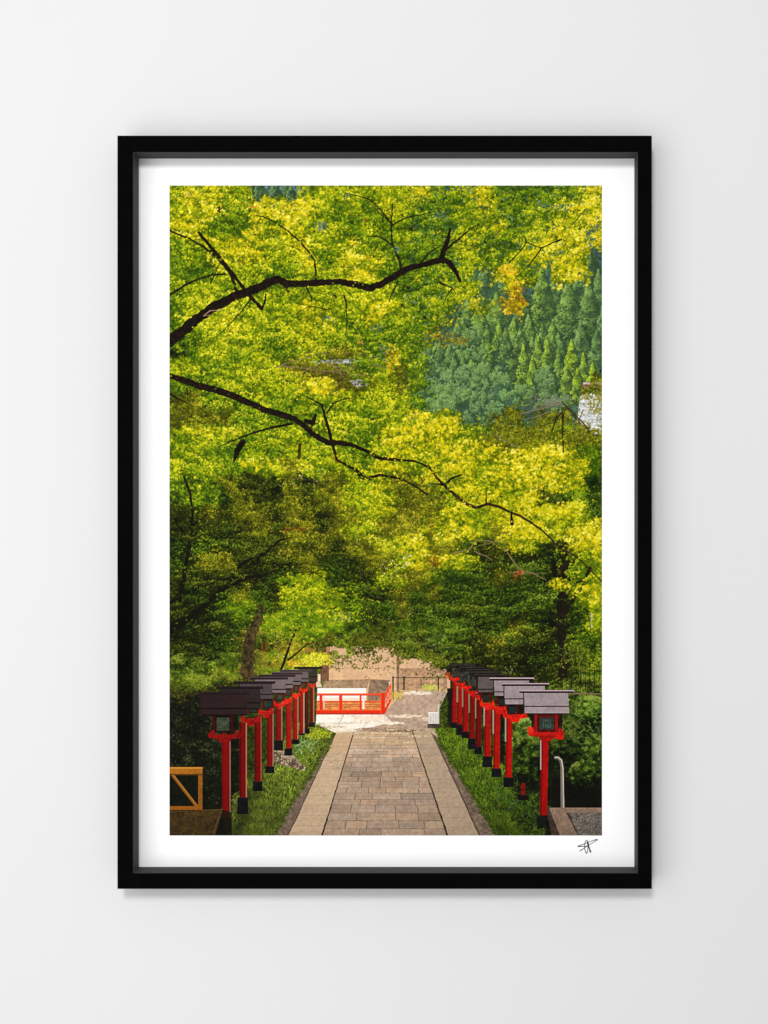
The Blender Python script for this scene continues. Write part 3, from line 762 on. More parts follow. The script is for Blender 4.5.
# leaves hanging in front of the tan wall
WL = [(70, 80, 12), (92, 98, 18), (46, 56, 8), (120, 124, 28), (92, 84, 24), (30, 36, 6)]
leaves(5200, 622, 646, -9, 9, x0=318, x1=404, only='DgKGLRTO', alpha=.93); leaves(5200, 622, 658, -9, 9, x0=402, x1=462, only='DgKGLRTO', alpha=.93)
fringe(5600, 316, 404, 650, 652, 8, WL)
fringe(9000, 390, 462, 656, 672, 5, [(86, 100, 14), (112, 124, 22), (56, 70, 10), (150, 152, 44), (34, 44, 6)])
fronds(650, 330, 402, 644, 669, WL, (1.5, 2.8)); fronds(120, 400, 445, 656, 674, WL, (1.4, 2.4))
fronds(420, 334, 352, 636, 656, [(120, 150, 24), (160, 176, 40), (80, 110, 16)])
fronds(700, 560, 602, 640, 672, [(100, 112, 22), (60, 76, 14), (150, 150, 40)])

# limbs inside the shade
for pts, a, b in [([(224, 587), (214, 597), (199, 611), (184, 622), (169, 631)], 4, 7), ([(268, 551), (255, 557), (241, 564), (224, 588)], 2.5, 4), ([(291, 563), (275, 571), (262, 576), (250, 577), (236, 583), (222, 590)], 1.5, 4),
                  ([(250, 577), (228, 578), (200, 586), (178, 596), (169, 604)], 2, 3.5), ([(190, 500), (193, 512), (192, 524)], 2, 2.5), ([(176, 520), (190, 545), (184, 575), (180, 600)], 3, 5),
                  ([(210, 512), (200, 520), (192, 526)], 2, 2.5), ([(258, 560), (280, 540), (300, 536)], 3, 1)]:
    line(jag(pts, .7), a, b, (18, 14, 7), rough=.4)
for pts in ([(289, 563), (310, 564), (328, 567), (342, 576), (352, 588)], [(300, 566), (330, 580), (350, 606)], [(312, 570), (304, 590), (320, 600)], [(360, 560), (350, 575)]): line(jag(pts, .5), 1.0, .6, (26, 22, 8))
for pts, w in [([(454, 553), (470, 549), (476, 541), (500, 543)], 1.2), ([(474, 551), (486, 556), (492, 560)], 1.4), ([(504, 548), (514, 562), (524, 574)], 1.2), ([(514, 570), (530, 572), (546, 580)], 1.0)]:
    line(jag(pts, .6), w, w * .6, (118, 96, 66), alpha=.85)
line(jag([(490, 545), (505, 552), (512, 562)], .6), 2.4, 1, BK)
rect(590.5, 612, 592.5, 628, (200, 186, 160), .7, .2)
for (x0, y0, x1, y1, n) in [(200, 478, 300, 500, 34), (170, 530, 250, 560, 34), (240, 560, 300, 590, 26), (170, 590, 230, 660, 50), (330, 560, 400, 610, 26), (440, 600, 560, 670, 60), (470, 545, 560, 560, 22), (545, 560, 570, 640, 26), (180, 500, 330, 530, 30)]:
    for k in range(n):
        x, y = rng.uniform(x0, x1), rng.uniform(y0, y1)
        for q in range(26): put('flat', rng.uniform(2, 4.5), x + rng.normal(0, 7), y + rng.normal(0, 1.5), col((15, 19, 4), .2), .6)
tiers(340, 168, 604, 470, 650, 'DgRK', bias=.05, ln=(14, 36), th=(2.4, 4.4), contrast=1.3, shade=.8)


# ---- 10. dark red-brown stems and pale rocks in mid canopy (behind leaves) -
leaves(26000, 184, 510, -9, 9, only='GRODLYAg', alpha=.97, bias=-.35, smul=1.35)
for k in range(26):
    x, y = rng.uniform(278, 392), rng.uniform(346, 392); a = rng.normal(0, .5)
    line(jag([(x, y), (x + 16 * math.cos(a), y + 10 * math.sin(a))], .6), .9, .4, [(120, 76, 50), (160, 130, 110), (84, 52, 30)][k % 3], alpha=.7)
poly([(312, 361), (350, 359), (362, 361), (350, 363.5), (316, 364)], (176, 184, 186), .9, .3); poly([(350, 381), (358, 379), (367, 381), (368, 386), (356, 387)], (190, 178, 190), .9, .2)


# ---- 11. upper and middle canopy, in three depths -------------------------
leaves(46000, 184, 560, -9, 9, only='GRLYAO', alpha=.95)
leaves(9000, 380, 640, -9, 9, only='R', alpha=.85, smul=.9)
sprays(500, 168, 604, 184, 600, 'GLYR', slope=.3, ln=(8, 18), th=2.6)


# ---- 12. lit leaves in front ----------------------------------------------
leaves(26000, 184, 640, .55, 9, only='YLAG', alpha=.96)
leaves(8000, 184, 600, .62, 9, only='Y', alpha=1, bias=.1)
tiers(1150, 168, 604, 188, 600, 'GLYRA', slope=.25, ln=(10, 30), th=(2.8, 5.4), bias=.05, shade=.75, contrast=1.35)
tiers(260, 168, 604, 188, 600, 'YL', slope=.2, ln=(8, 20), th=(2, 4), bias=.14, shade=.6, contrast=1.2)
for (x, y, rx, ry, n, p, b) in [(446, 318, 14, 9, 120, 'Y', -.12), (462, 300, 14, 8, 110, 'Y', -.1), (436, 336, 14, 8, 90, 'A', -.25), (478, 312, 12, 6, 60, 'Y', -.1), (424, 346, 16, 8, 90, 'L', -.25), (416, 372, 14, 10, 120, 'L', -.3), (456, 340, 12, 6, 50, 'A', -.3), (505, 436, 26, 9, 420, 'R', .12), (545, 436, 24, 12, 460, 'R', .12), (574, 440, 22, 10, 300, 'R', 0), (585, 452, 16, 8, 160, 'G', -.1)]:
    for k in range(n): put('star', rng.uniform(2, 4), rng.normal(x, rx * .55), rng.normal(y, ry * .55), col(PAL[p][0][int(min(4, max(0, rng.normal(2 + b * 4, .9))))], .08), .93)
# ragged bright masses that end against darker things
def mass(x, y, rx, ry, n, pal, bias=0.0, size=(2.4, 4.4)):
    st = PAL[pal][0]
    for k in range(n):
        a = rng.uniform(0, 6.283); r = rng.random() ** .6
        u, v = math.cos(a) * r, math.sin(a) * r
        x_, y_ = x + u * rx, y + v * ry
        ix = min(PW - 1, max(0, int((x_ - PX0) * SS))); iy = min(PH - 1, max(0, int((y_ - PY0) * SS)))
        t = min(.999, max(0, .44 + bias - v * .22 + (N_MID[iy, ix] - .5) * 1.3 + rng.normal(0, .17)))
        kk = t * 4; i = int(kk); f = kk - i
        c = np.array(st[i], np.float32) * (1 - f) + np.array(st[i + 1], np.float32) * f
        put('star', rng.uniform(*size), x_, y_, col(c, .07), .96)
SKIP = 0
for (x, y, rx, ry, n, p, b) in [(565, 262, 14, 7, 120, 'Y', .1), (578, 240, 20, 8, 170, 'Y', .1), (594, 222, 10, 12, 110, 'Y', .15), (508, 272, 10, 8, 90, 'A', .05), (514, 290, 8, 9, 90, 'A', -.05), (519, 302, 7, 8, 80, 'A', -.1), (480, 306, 16, 9, 140, 'Y', -.2),
        (508, 282, 6, 8, 60, 'Y', 0), (424, 430, 20, 9, 170, 'Y', .05), (449, 428, 14, 8, 120, 'Y', .1), (392, 404, 14, 12, 110, 'L', .1), (468, 452, 40, 12, 420, 'Y', .05), (530, 458, 32, 10, 330, 'Y', .15), (552, 452, 14, 7, 130, 'Y', .25), (578, 464, 12, 5, 90, 'Y', .15), (575, 483, 12, 6, 90, 'Y', .0),
        (520, 476, 36, 13, 380, 'Y', .1), (560, 512, 22, 10, 240, 'Y', .15), (590, 540, 14, 14, 200, 'Y', .1), (520, 505, 30, 8, 260, 'Y', .05), (448, 520, 16, 12, 170, 'Y', -.05), (410, 548, 12, 9, 130, 'Y', .0), (450, 562, 14, 8, 140, 'Y', .0), (526, 534, 12, 9, 140, 'Y', .0),
        (560, 585, 12, 7, 110, 'Y', -.05), (585, 592, 14, 7, 120, 'Y', .0), (596, 606, 8, 10, 90, 'L', .1), (597, 622, 6, 6, 50, 'L', 0), (385, 508, 12, 10, 120, 'Y', .0), (322, 384, 16, 7, 130, 'Y', .1), (215, 432, 34, 5, 160, 'Y', -.05), (256, 464, 16, 6, 110, 'Y', .05), (200, 488, 14, 12, 110, 'L', -.1), (392, 358, 8, 14, 90, 'A', .05),
        (190, 196, 12, 8, 80, 'Y', .1), (245, 290, 8, 6, 0, 'Y', 0)]:
    mass(x, y, rx, ry, n, p, b)
def limb(pts, w, c=BK, hi=(120, 84, 48), amp=.6, rough=.4): line(jag(pts, amp), *((w, 0) if isinstance(w, list) else w), c, rough=rough, tex=.5, hi=hi)
def tap(pts, ws, c=(24, 15, 9), hi=None, amp=.45):
    for i in range(len(pts) - 1): line([pts[i], pts[i + 1]], ws[i] * 1.12, ws[i + 1] * 1.12, c, rough=.22, tex=.5, hi=hi)
# twigs first
TW = [([(346, 194), (358, 196), (370, 200), (380, 209), (390, 222)], 1, 1.6), ([(254, 215), (266, 218), (277, 224), (288, 231), (298, 240), (309, 252), (315, 261), (316, 280)], 1, 2.2),
      ([(346, 300), (347, 318), (346, 338)], 1.6, .7), ([(367, 236), (380, 237), (392, 245)], 1, 1.8), ([(250, 300), (240, 314), (232, 322), (220, 334)], 1.4, .7),
      ([(401, 272), (400, 262), (392, 243), (391, 221), (393, 203)], 2.8, 1), ([(391, 226), (404, 219), (416, 216), (436, 212)], 1.6, .7), ([(380, 214), (392, 224)], .8, 1.2),
      ([(420, 264), (430, 252), (440, 246)], 1.8, .7), ([(444, 251), (458, 240), (470, 229), (478, 225)], 2.8, 1), ([(398, 282), (393, 292), (389, 302)], 2, 1), ([(440, 283), (452, 288), (456, 294)], 2.4, .8),
      ([(452, 289), (446, 297), (443, 305)], 1.4, .6), ([(421, 288), (408, 292), (400, 290)], 1.2, .6), ([(524, 236), (526, 243), (518, 254), (509, 263)], 1, 1.4), ([(526, 242), (534, 246), (542, 248), (552, 243), (561, 240)], 1.2, 1.6),
      ([(541, 248), (536, 256), (526, 268), (518, 276)], 1.5, .5), ([(572, 225), (578, 218), (585, 210)], 1, .6), ([(170, 231), (190, 239), (204, 247), (214, 255), (224, 265), (232, 276), (237, 292)], 1.8, 3.4),
      ([(170, 295), (184, 286), (199, 279), (212, 275), (226, 274)], 2.4, 1.8), ([(211, 283), (216, 272), (220, 262)], 1.6, .6), ([(240, 300), (252, 284), (262, 270)], 1.2, .5), ([(306, 286), (311, 296), (312, 305)], 2, .6),
      ([(326, 310), (310, 306), (296, 314)], 1, .5), ([(344, 296), (346, 302)], 2, 1.5), ([(186, 242), (196, 240), (205, 241)], 1, .6), ([(382, 222), (386, 206)], 1, .5), ([(300, 250), (285, 244)], .8, .4)]
for pts, a, b in TW: line(jag(pts, .4, 4), a, b, (34, 26, 10), rough=.3)
tap([(199, 233), (215, 252), (232, 273), (248, 294), (262, 309)], [2.6, 3.2, 3.2, 3.2, 3.2]); line([(262, 309), (265, 302), (266, 294)], 2.4, 1.4, BK)
tap([(168, 343), (182, 332), (196, 320), (214, 307), (235, 296), (259, 288), (268, 283), (277, 279), (286, 284), (295, 284), (318, 283), (340, 282), (356, 285), (370, 288), (382, 284), (390, 279), (401, 272), (410, 268), (419, 266), (430, 263), (441, 260), (449, 263), (454, 269), (460, 281)],
    [10, 9.5, 9, 8.5, 8.2, 7.6, 7.2, 6.8, 6.5, 5.8, 5.5, 5.4, 6.2, 6.4, 6, 5.6, 6.2, 5.4, 5, 5, 5.6, 5, 4.4, 2.8])
tap([(441, 260), (444, 250), (448, 240), (450, 229)], [5, 4.4, 3.6, 1.8])
for x, y, r in [(219, 208, 4), (219, 211, 3.4), (411, 229, 3.6), (424, 317, 3.8), (408, 288, 3.2), (485, 242, 3), (509, 219, 2.6), (402, 215, 2), (402, 305, 3), (286, 287, 4), (288, 291, 3), (335, 296, 3)]:
    put('blob', r + 1, x, y, col((36, 26, 8)), .95); put('blob', r, x + 1, y + 1.4, col((50, 30, 10)), .9)
tap([(168, 375.5), (184, 380), (199, 386), (219, 391), (238, 398), (252, 404), (265, 410), (280, 414), (295, 419), (303, 425), (313, 434), (328, 443), (340, 443), (352, 445), (366, 451), (379, 458), (396, 460), (414, 461), (429, 467)],
    [5, 5.4, 6, 6, 6, 5.6, 5.4, 5.4, 5.6, 5.2, 5, 5.4, 4.4, 3.8, 3.6, 3.4, 2.6, 1.8, 2.2])
tap([(333, 446), (337, 460), (348, 466), (357, 471), (362, 477), (368, 479), (379, 475), (398, 478), (413, 485), (424, 492), (434, 503)], [3, 2, 1.8, 3.4, 4, 3.2, 2.4, 2, 1.8, 1.4, .8])
tap([(332, 442), (329, 430), (326, 420), (322, 405), (304, 395)], [3.2, 2.8, 2.4, 1.8, .8]); tap([(327, 413), (333, 404), (341, 400), (353, 398)], [1.8, 1.4, 1.2, .6]); tap([(306, 421), (313, 423), (316, 414)], [4, 5, 1.5])
tap([(292, 424), (275, 427), (259, 431), (240, 438), (218, 447)], [2.2, 2.2, 1.8, 1.4, .7]); tap([(243, 442), (238, 450), (234, 462)], [5.5, 6, 1.5], (24, 20, 6))
tap([(170, 394), (178, 399), (190, 404)], [2.4, 1.6, .6]); tap([(187, 388), (188, 398)], [1.2, .6]); tap([(300, 445), (299, 458)], [3, 3], (60, 46, 16)); tap([(184, 476), (190, 492), (192, 506)], [2, 2.5, 2], (26, 22, 8))
tap([(429, 467), (437, 478), (446, 487), (456, 496), (467, 504), (476, 508), (488, 504), (500, 507), (509, 512), (520, 516), (530, 522), (540, 529), (548, 536), (560, 548), (572, 554), (581, 561), (588, 568), (602, 582)],
    [1.8, 2.4, 2.8, 2.6, 2.8, 3, 2.5, 2.4, 2.3, 2.1, 2, 1.8, 1.7, 1.5, 1.3, 1.3, 1.2, 1.0], (46, 28, 15))
tap([(445, 485), (452, 478), (464, 474)], [2.4, 2, 1]); tap([(433, 484), (440, 484), (446, 487)], [1, 1.6, 2]); tap([(511, 513), (512, 524)], [2, 3]); tap([(486, 504), (486, 488)], [1.4, .7]); tap([(398, 478), (392, 476)], [1, 1]); tap([(602, 366), (600, 372)], [1, 1])
line(jag([(552, 430), (556, 418), (562, 412), (563, 452)], .5), 1.4, 1.6, (40, 34, 14)); line(jag([(496, 436), (508, 442), (520, 448)], .5), 1.2, .6, (130, 120, 90), alpha=.8); line(jag([(520, 415), (545, 406), (562, 402)], .5), .5, 1.2, (112, 100, 84))

for (a, b, n) in [((200, 318), (262, 288), 40), ((262, 287), (386, 281), 90), ((390, 278), (452, 262), 30), ((172, 376), (300, 422), 70), ((300, 424), (345, 444), 30)]:
    for k in range(n):
        f = rng.random(); put('blob', rng.uniform(.9, 1.8), a[0] + (b[0] - a[0]) * f, a[1] + (b[1] - a[1]) * f + rng.normal(-.6, 1.2), col([(74, 52, 26), (96, 70, 34), (60, 62, 14), (46, 30, 16)][rng.integers(4)], .1), .55)
line([(204, 316), (210, 311), (222, 310)], .9, .6, (196, 150, 130), alpha=.8); line([(205, 316), (212, 315)], .7, .5, (170, 120, 100), alpha=.8)
for k in range(34):      # dry pale twigs
    x, y = rng.uniform(272, 372), rng.uniform(350, 378); a = rng.normal(-.1, .45); L_ = rng.uniform(8, 24)
    line(jag([(x, y), (x + L_ * math.cos(a), y + L_ * .7 * math.sin(a))], .7, 4), 1.0, .5, [(112, 78, 46), (150, 126, 96), (80, 52, 26), (120, 92, 62)][k % 4], alpha=.55)
for pts in ([(276, 368), (290, 362), (306, 358), (322, 352)], [(280, 366), (300, 368), (330, 372), (356, 368)], [(322, 360), (336, 368), (346, 380)]): line(jag(pts, .6), 1.3, .6, (140, 112, 84), alpha=.7)
for pts, w in [([(454, 553), (462, 551), (470, 549), (473, 543), (478, 540), (500, 542)], 1.4), ([(474, 551), (486, 556), (492, 560)], 1.5), ([(504, 548), (514, 562), (524, 574)], 1.3), ([(508, 572), (530, 572), (546, 580)], 1.1), ([(520, 574), (548, 573)], .8), ([(478, 546), (500, 540), (506, 544)], .8)]:
    line(jag(pts, .6), w * .8, w * .5, (142, 124, 78), alpha=.75)
for pts in ([(520, 414), (545, 408), (562, 402)], [(524, 420), (550, 412)], [(530, 406), (556, 404)], [(535, 399), (560, 402)]): line(jag(pts, .6), .6, .9, (132, 118, 108), alpha=.8)
line(jag([(562, 402), (570, 410), (580, 420), (590, 432)], .4), 1.1, 1.6, (58, 50, 30)); line(jag([(563, 452), (562, 430), (564, 412)], .4), 1.4, 1.2, (52, 42, 16))
for pts, dens in [([(345, 466), (366, 479), (398, 478), (434, 503)], .5), ([(429, 467), (467, 504), (509, 512), (560, 548), (601, 582)], .28), ([(352, 445), (396, 460), (429, 467)], .3), ([(254, 215), (298, 240), (316, 278)], .25), ([(170, 231), (214, 255), (237, 290)], .2)]:
    for p, q in zip(pts, pts[1:]):
        L_ = math.hypot(q[0] - p[0], q[1] - p[1])
        for k in range(int(L_ * dens)):
            f = rng.random(); x, y = p[0] + (q[0] - p[0]) * f + rng.normal(0, 1.6), p[1] + (q[1] - p[1]) * f + rng.normal(0, 1.6)
            put('star', rng.uniform(2.2, 4), x, y, col([(196, 194, 16), (150, 160, 10), (232, 214, 24), (110, 124, 8)][rng.integers(4)], .08), .95)
# speckled pink-brown dead leaves and deep orange cluster
for (x, y, rx, ry, n, cs) in [(519, 297, 9, 11, 46, [(150, 62, 20), (206, 110, 30), (120, 50, 16)]), (518, 574, 7, 4, 46, [(176, 60, 30), (140, 50, 20), (200, 120, 70)]), (434, 562, 8, 6, 40, [(130, 44, 20), (160, 70, 30)]), (432, 528, 6, 14, 40, [(160, 80, 30), (120, 60, 20)]),
        (298, 529, 12, 2.5, 46, [(150, 52, 14), (110, 40, 12)]), (254, 207, 3, 3, 8, [(200, 110, 60)]), (367, 221, 2, 4, 7, [(150, 80, 20)]), (322, 226, 5, 6, 22, [(150, 160, 130), (140, 120, 90)]), (188, 194, 8, 3, 16, [(210, 170, 110)]), (360, 343, 6, 3, 12, [(210, 140, 60)]),
        (336, 458, 2, 4, 10, [(150, 70, 20)]), (408, 560, 10, 10, 20, [(210, 210, 190), (150, 150, 120)])]:
    for k in range(n): put('blob', rng.uniform(1.1, 2.4), rng.normal(x, rx * .5), rng.normal(y, ry * .5), col(cs[rng.integers(len(cs))], .12), .9)

# ---- 8. lanterns ----------------------------------------------------------
def post(x0, x1, yt, yb, c, base_y, lean=0.0, edge_l=None, edge_r=None, base_w=1.4):
    k_ = .8 if x0 > 400 else .74
    c = (c[0] * k_, c[1] * .7, c[2] * .7)
    w = x1 - x0
    poly([(x0, yt), (x1, yt), (x1 - lean, yb), (x0 - lean, yb)], c, 1, .1)
    poly([(x0, yt), (x0 + w * .3, yt), (x0 + w * .3 - lean, yb), (x0 - lean, yb)], np.array(c) * .62, .75)
    if edge_r: poly([(x1 - .2, yt), (x1 + .8, yt), (x1 + .8 - lean, yb), (x1 - .2 - lean, yb)], edge_r, .85)
    if edge_l: poly([(x0 - 1, yt), (x0 + .3, yt), (x0 + .3, yt + (yb - yt) * .42), (x0 - 1, yt + (yb - yt) * .42)], edge_l, .9)
    if base_y > yb:
        poly([(x0 - base_w - lean, yb), (x1 + base_w - lean, yb), (x1 + base_w - lean + .4, base_y), (x0 - base_w - lean - .4, base_y)], (14, 13, 16), 1, .5)
        line([(x0 - base_w - lean, yb + .3), (x1 + base_w - lean, yb + .3)], .6, .6, (62, 34, 34), alpha=.8)
def bracket(xc, y, w, h, c, hl):
    poly([(xc - w * .5, y + h * .25), (xc - w * .34, y - h * .15), (xc - w * .3, y + h * .3), (xc + w * .3, y + h * .3), (xc + w * .36, y - h * .1), (xc + w * .5, y + h * .3),
          (xc + w * .46, y + h * .62), (xc + w * .2, y + h * .7), (xc + w * .14, y + h), (xc - w * .14, y + h), (xc - w * .2, y + h * .7), (xc - w * .46, y + h * .6)], c, 1, .2)
    for k in range(int(w * .9)):
        put('blob', rng.uniform(1, 1.9), xc + rng.uniform(-.46, .46) * w, y + rng.uniform(.1, .7) * h, col(hl if rng.random() < .6 else np.array(c) * .5, .12), .7)
def lamp(x0, y0, x1, y1, frame, glass):
    frame = np.array(frame) * .8; glass = np.array(glass) * .82
    rect(x0, y0, x1, y1, np.array(frame) * .35, 1, .2)
    w = (x1 - x0)
    for fx_ in (.04, .86): rect(x0 + w * fx_, y0, x0 + w * (fx_ + .1), y1, frame, .9, .2)
    rect(x0 + w * .2, y0 + (y1 - y0) * .16, x0 + w * .8, y1 - (y1 - y0) * .1, glass, 1, .25)
    rect(x0 + w * .3, y0 + (y1 - y0) * .3, x0 + w * .7, y1 - (y1 - y0) * .25, np.minimum(255, np.array(glass) * 1.2), .5, .3)
    for f in ((.4, .6) if x0 > 400 else ()): rect(x0 + w * f - .25, y0 + (y1 - y0) * .16, x0 + w * f + .25, y1 - (y1 - y0) * .1, np.array(glass) * .55, .6)
def roof(rx0, rx1, ry, bx0, bx1, by, ey, c, ridge_d, ridge_l, th=1.6):
    """ridge board from rx0 to rx1 at ry, boarded slope bx0..bx1 down to ey with a lap at by"""
    dn = (bx1 - bx0) * .018
    rect(bx0 - 1.2, ry + th + 1, bx0 + .6, ey + .5, (30, 20, 20), .7)
    poly([(bx0, ry + th), (bx1 - dn * 2, ry + th), (bx1 - dn, by), (bx0 + dn * .3, by)], c, 1, .08)
    poly([(bx0 + dn * .3, by + 1.3), (bx1 - dn, by + 1.3), (bx1, ey), (bx0 + dn, ey)], np.array(c) * 1.02, 1, .08)
    poly([(bx0 + dn * .3, by), (bx1 - dn, by), (bx1 - dn, by + 1.3), (bx0 + dn * .3, by + 1.3)], np.array(c) * .3)
    poly([(bx0 + dn, ey), (bx1, ey), (bx1 - 2, ey + 1.4), (bx0 + 2, ey + 1.4)], (22, 12, 12))
    rect(rx0, ry, rx1, ry + th, ridge_l); rect(rx0, ry + th * .55, rx1 - .4, ry + th + 1.3, ridge_d)

# left row, far to near
MV = (104, 90, 96)
rect(316.5, 674, 321.5, 687, (228, 196, 166), 1, .15); rect(322, 665, 329, 681, (112, 74, 52), 1, .2); rect(320.4, 666, 322, 684, (90, 60, 44))
post(310.3, 313.4, 684, 722, (120, 10, 8), 727, edge_r=(214, 120, 90)); post(305, 308.4, 688, 728, (88, 10, 10), 733.5)
post(299.4, 303.6, 690, 733, (196, 20, 12), 735, edge_r=(190, 150, 120)); post(293, 297.6, 695, 739, (206, 18, 10), 744, edge_r=(180, 120, 90))
post(286, 291, 700, 748, (214, 22, 12), 755.5, edge_r=(150, 50, 30)); post(276, 281.6, 702, 740, (178, 16, 12), 750.5, edge_r=(150, 120, 100))
post(267, 273, 708, 766, (168, 14, 12), 773, edge_r=(168, 130, 112)); post(254.6, 261, 716, 781, (150, 8, 8), 791, edge_r=(180, 84, 60))
roof(294, 323, 666.5, 300, 318, 676, 681, (44, 42, 36), (22, 20, 16), (34, 34, 26), 1.2)
roof(280, 311.5, 669.4, 284, 309, 678, 681.6, (92, 84, 84), (60, 50, 50), (84, 76, 74), 1)
roof(272, 303, 671.8, 276, 301.6, 680.6, 684.6, (106, 92, 96), (44, 34, 36), (90, 78, 78), 1.1)
roof(259, 296, 674.2, 263, 293.6, 683.6, 688, (110, 96, 100), (34, 26, 28), (84, 70, 72), 1.2)
for (x0, y0, x1, y1) in [(308, 682, 313, 686), (300.5, 682.4, 306, 688), (293, 685, 299, 692)]: lamp(x0, y0, x1, y1, (150, 20, 14), (62, 62, 48))
bracket(312, 683, 9, 5, (190, 24, 14), (246, 70, 40)); bracket(304, 687, 9, 6, (200, 26, 14), (240, 70, 40)); bracket(295.5, 692, 10, 7, (206, 28, 14), (246, 84, 40))
lamp(285, 688.5, 292.5, 696, (150, 18, 14), (48, 62, 54)); bracket(287, 697, 11, 7, (206, 24, 14), (246, 70, 40))
roof(250, 288.4, 677, 255, 286.4, 688.6, 692.4, (114, 98, 102), (30, 22, 26), (72, 58, 60), 1.3)
lamp(275.5, 693, 285, 700.5, (140, 16, 14), (46, 64, 56)); bracket(279, 701, 13, 8, (200, 24, 14), (246, 80, 60))
roof(234, 275.6, 681, 240, 273.4, 693.8, 698.4, (72, 62, 65), (28, 18, 22), (52, 38, 40), 1.5)
lamp(262, 699.4, 274, 708.6, (120, 14, 12), (40, 58, 52)); bracket(266, 708, 16, 9.5, (176, 20, 14), (232, 80, 60))
post(239.4, 246.2, 722, 797, (150, 8, 8), 814, edge_r=(190, 120, 90), base_w=1.8)
lamp(248, 703, 259, 713, (110, 12, 10), (36, 52, 48)); bracket(251, 715, 20, 11, (140, 12, 10), (206, 60, 44))
roof(216.5, 263.6, 686.2, 222, 261.6, 702, 708, (40, 31, 31), (26, 16, 18), (40, 28, 30), 1.6)
post(222, 230, 738, 817, (138, 6, 6), 833, edge_r=(176, 128, 110), base_w=1.6)
poly([(222, 738), (229, 738), (228, 817), (223, 817)], (152, 8, 8), .5)
lamp(212.5, 714.5, 234, 732.5, (84, 10, 9), (62, 72, 52)); bracket(225, 731, 34, 11, (132, 10, 8), (176, 40, 24))
roof(198.6, 250, 691.8, 200.5, 248, 707.6, 714, (42, 27, 27), (34, 22, 22), (40, 28, 26), 1.6)

# right row, far to near
shrub(522, 744, 17, 28, 1500, HG[1:], (1.6, 3.2), -.8)
shrub(524, 772, 20, 22, 900, HG[:4], (1.6, 3.2), -.6)
rect(447, 688, 452.4, 726, (22, 16, 12), 1, .3)
FR = [(452.4, 457, 681, 722, 728, (190, 20, 12)), (457.6, 462.4, 686, 724, 735, (190, 18, 12)), (463, 468.6, 689, 731, 738, (184, 16, 12)), (469.4, 475, 694, 738, 749, (150, 12, 12)),
      (476, 481.6, 698, 746, 754, (128, 12, 10)), (484.4, 490.8, 704, 756, 767, (206, 18, 10)), (493.4, 500, 709, 768, 777, (214, 20, 10))]
poly([(445.5, 668), (450, 662.6), (478, 663.5), (490, 667), (502, 672.5), (498, 690), (478, 696), (462, 689), (449, 680)], (30, 30, 22), 1, .6)
for i, (a, b, yt, yb, by_, c) in enumerate(FR[:5]):
    post(a, b, yt, yb, c, by_, edge_l=(150, 130, 96) if i else None, base_w=.8, lean=.6)
    bracket((a + b) / 2, yt - 5, 9 + i * 1.3, 7, (196, 26, 16), (240, 80, 40))
for (x0, x1, y) in [(452, 476, 664.5), (460, 484, 666.8), (467, 489, 669), (462, 498, 671.6)]: rect(x0, y, x1, y + .8, (64, 60, 52), .6); rect(x0, y + .9, x1, y + 2, (18, 16, 12), .9)
for (x0, x1, y0, y1) in [(452, 460, 668, 676), (460, 469, 672, 681), (468, 476, 676, 686)]: rect(x0, y0, x1, y1, (72, 72, 62), .55, .5)
rect(445, 672, 450, 678, (196, 80, 30), .8, .4)
roof(474, 506, 674.2, 478, 496, 688.4, 692, (92, 80, 76), (22, 14, 12), (60, 50, 46), 1.3)
lamp(480, 693, 491, 702, (130, 16, 12), (40, 46, 38))
for (a, b, yt, yb, by_, c) in FR[5:]: post(a, b, yt, yb, c, by_, edge_l=(176, 160, 140), lean=.4)
bracket(487, 700, 15, 10, (210, 30, 16), (255, 90, 40))
roof(489.4, 534, 677.6, 494, 530, 691, 695.6, (150, 135, 136), (36, 22, 22), (186, 162, 162), 1.5)
lamp(496, 697, 509, 706, (120, 14, 12), (36, 44, 38)); bracket(500, 703, 22, 10.5, (206, 24, 14), (255, 80, 40))
post(505.8, 512.4, 716, 777, (214, 20, 12), 787, edge_l=(176, 160, 140), lean=.8)
def bush(x, y, rx, ry, n, bright=1.0):
    for k in range(n):
        a = rng.uniform(0, 6.283); r = math.sqrt(rng.random()); u, v = math.cos(a) * r, math.sin(a) * r
        px_, py_ = x + u * rx, y + v * ry
        ix = min(PW - 1, max(0, int((px_ - PX0) * SS))); iy = min(PH - 1, max(0, int((py_ - PY0) * SS)))
        t = .46 - .5 * v - .12 * u + (N_MID[iy, ix] - .5) * 1.5 + rng.normal(0, .12)
        t = min(.999, max(0, t)) * 5; i = int(t); f = t - i
        P6 = [(10, 14, 5), (20, 30, 7), (38, 58, 11), (64, 94, 18), (104, 130, 30), (148, 168, 66), (148, 168, 66)]
        c = np.array(P6[i], np.float32) * (1 - f) + np.array(P6[i + 1], np.float32) * f
        put('star', rng.uniform(1.8, 3.6), px_, py_, c * bright, .92)
bush(528, 758, 14, 32, 1500, .82); bush(519, 740, 6, 14, 260, .9)
rect(521, 783, 525, 795, (128, 12, 8), .85, .4); poly([(517.5, 795), (528, 795), (528, 800), (517.5, 800)], (16, 12, 14))
roof(501.4, 549, 683, 504.4, 546, 698, 704, (156, 140, 141), (36, 20, 22), (176, 150, 152), 1.7)
lamp(506, 705, 519, 714, (100, 12, 12), (34, 44, 40)); bracket(515, 711, 25, 11, (206, 24, 14), (255, 70, 40))
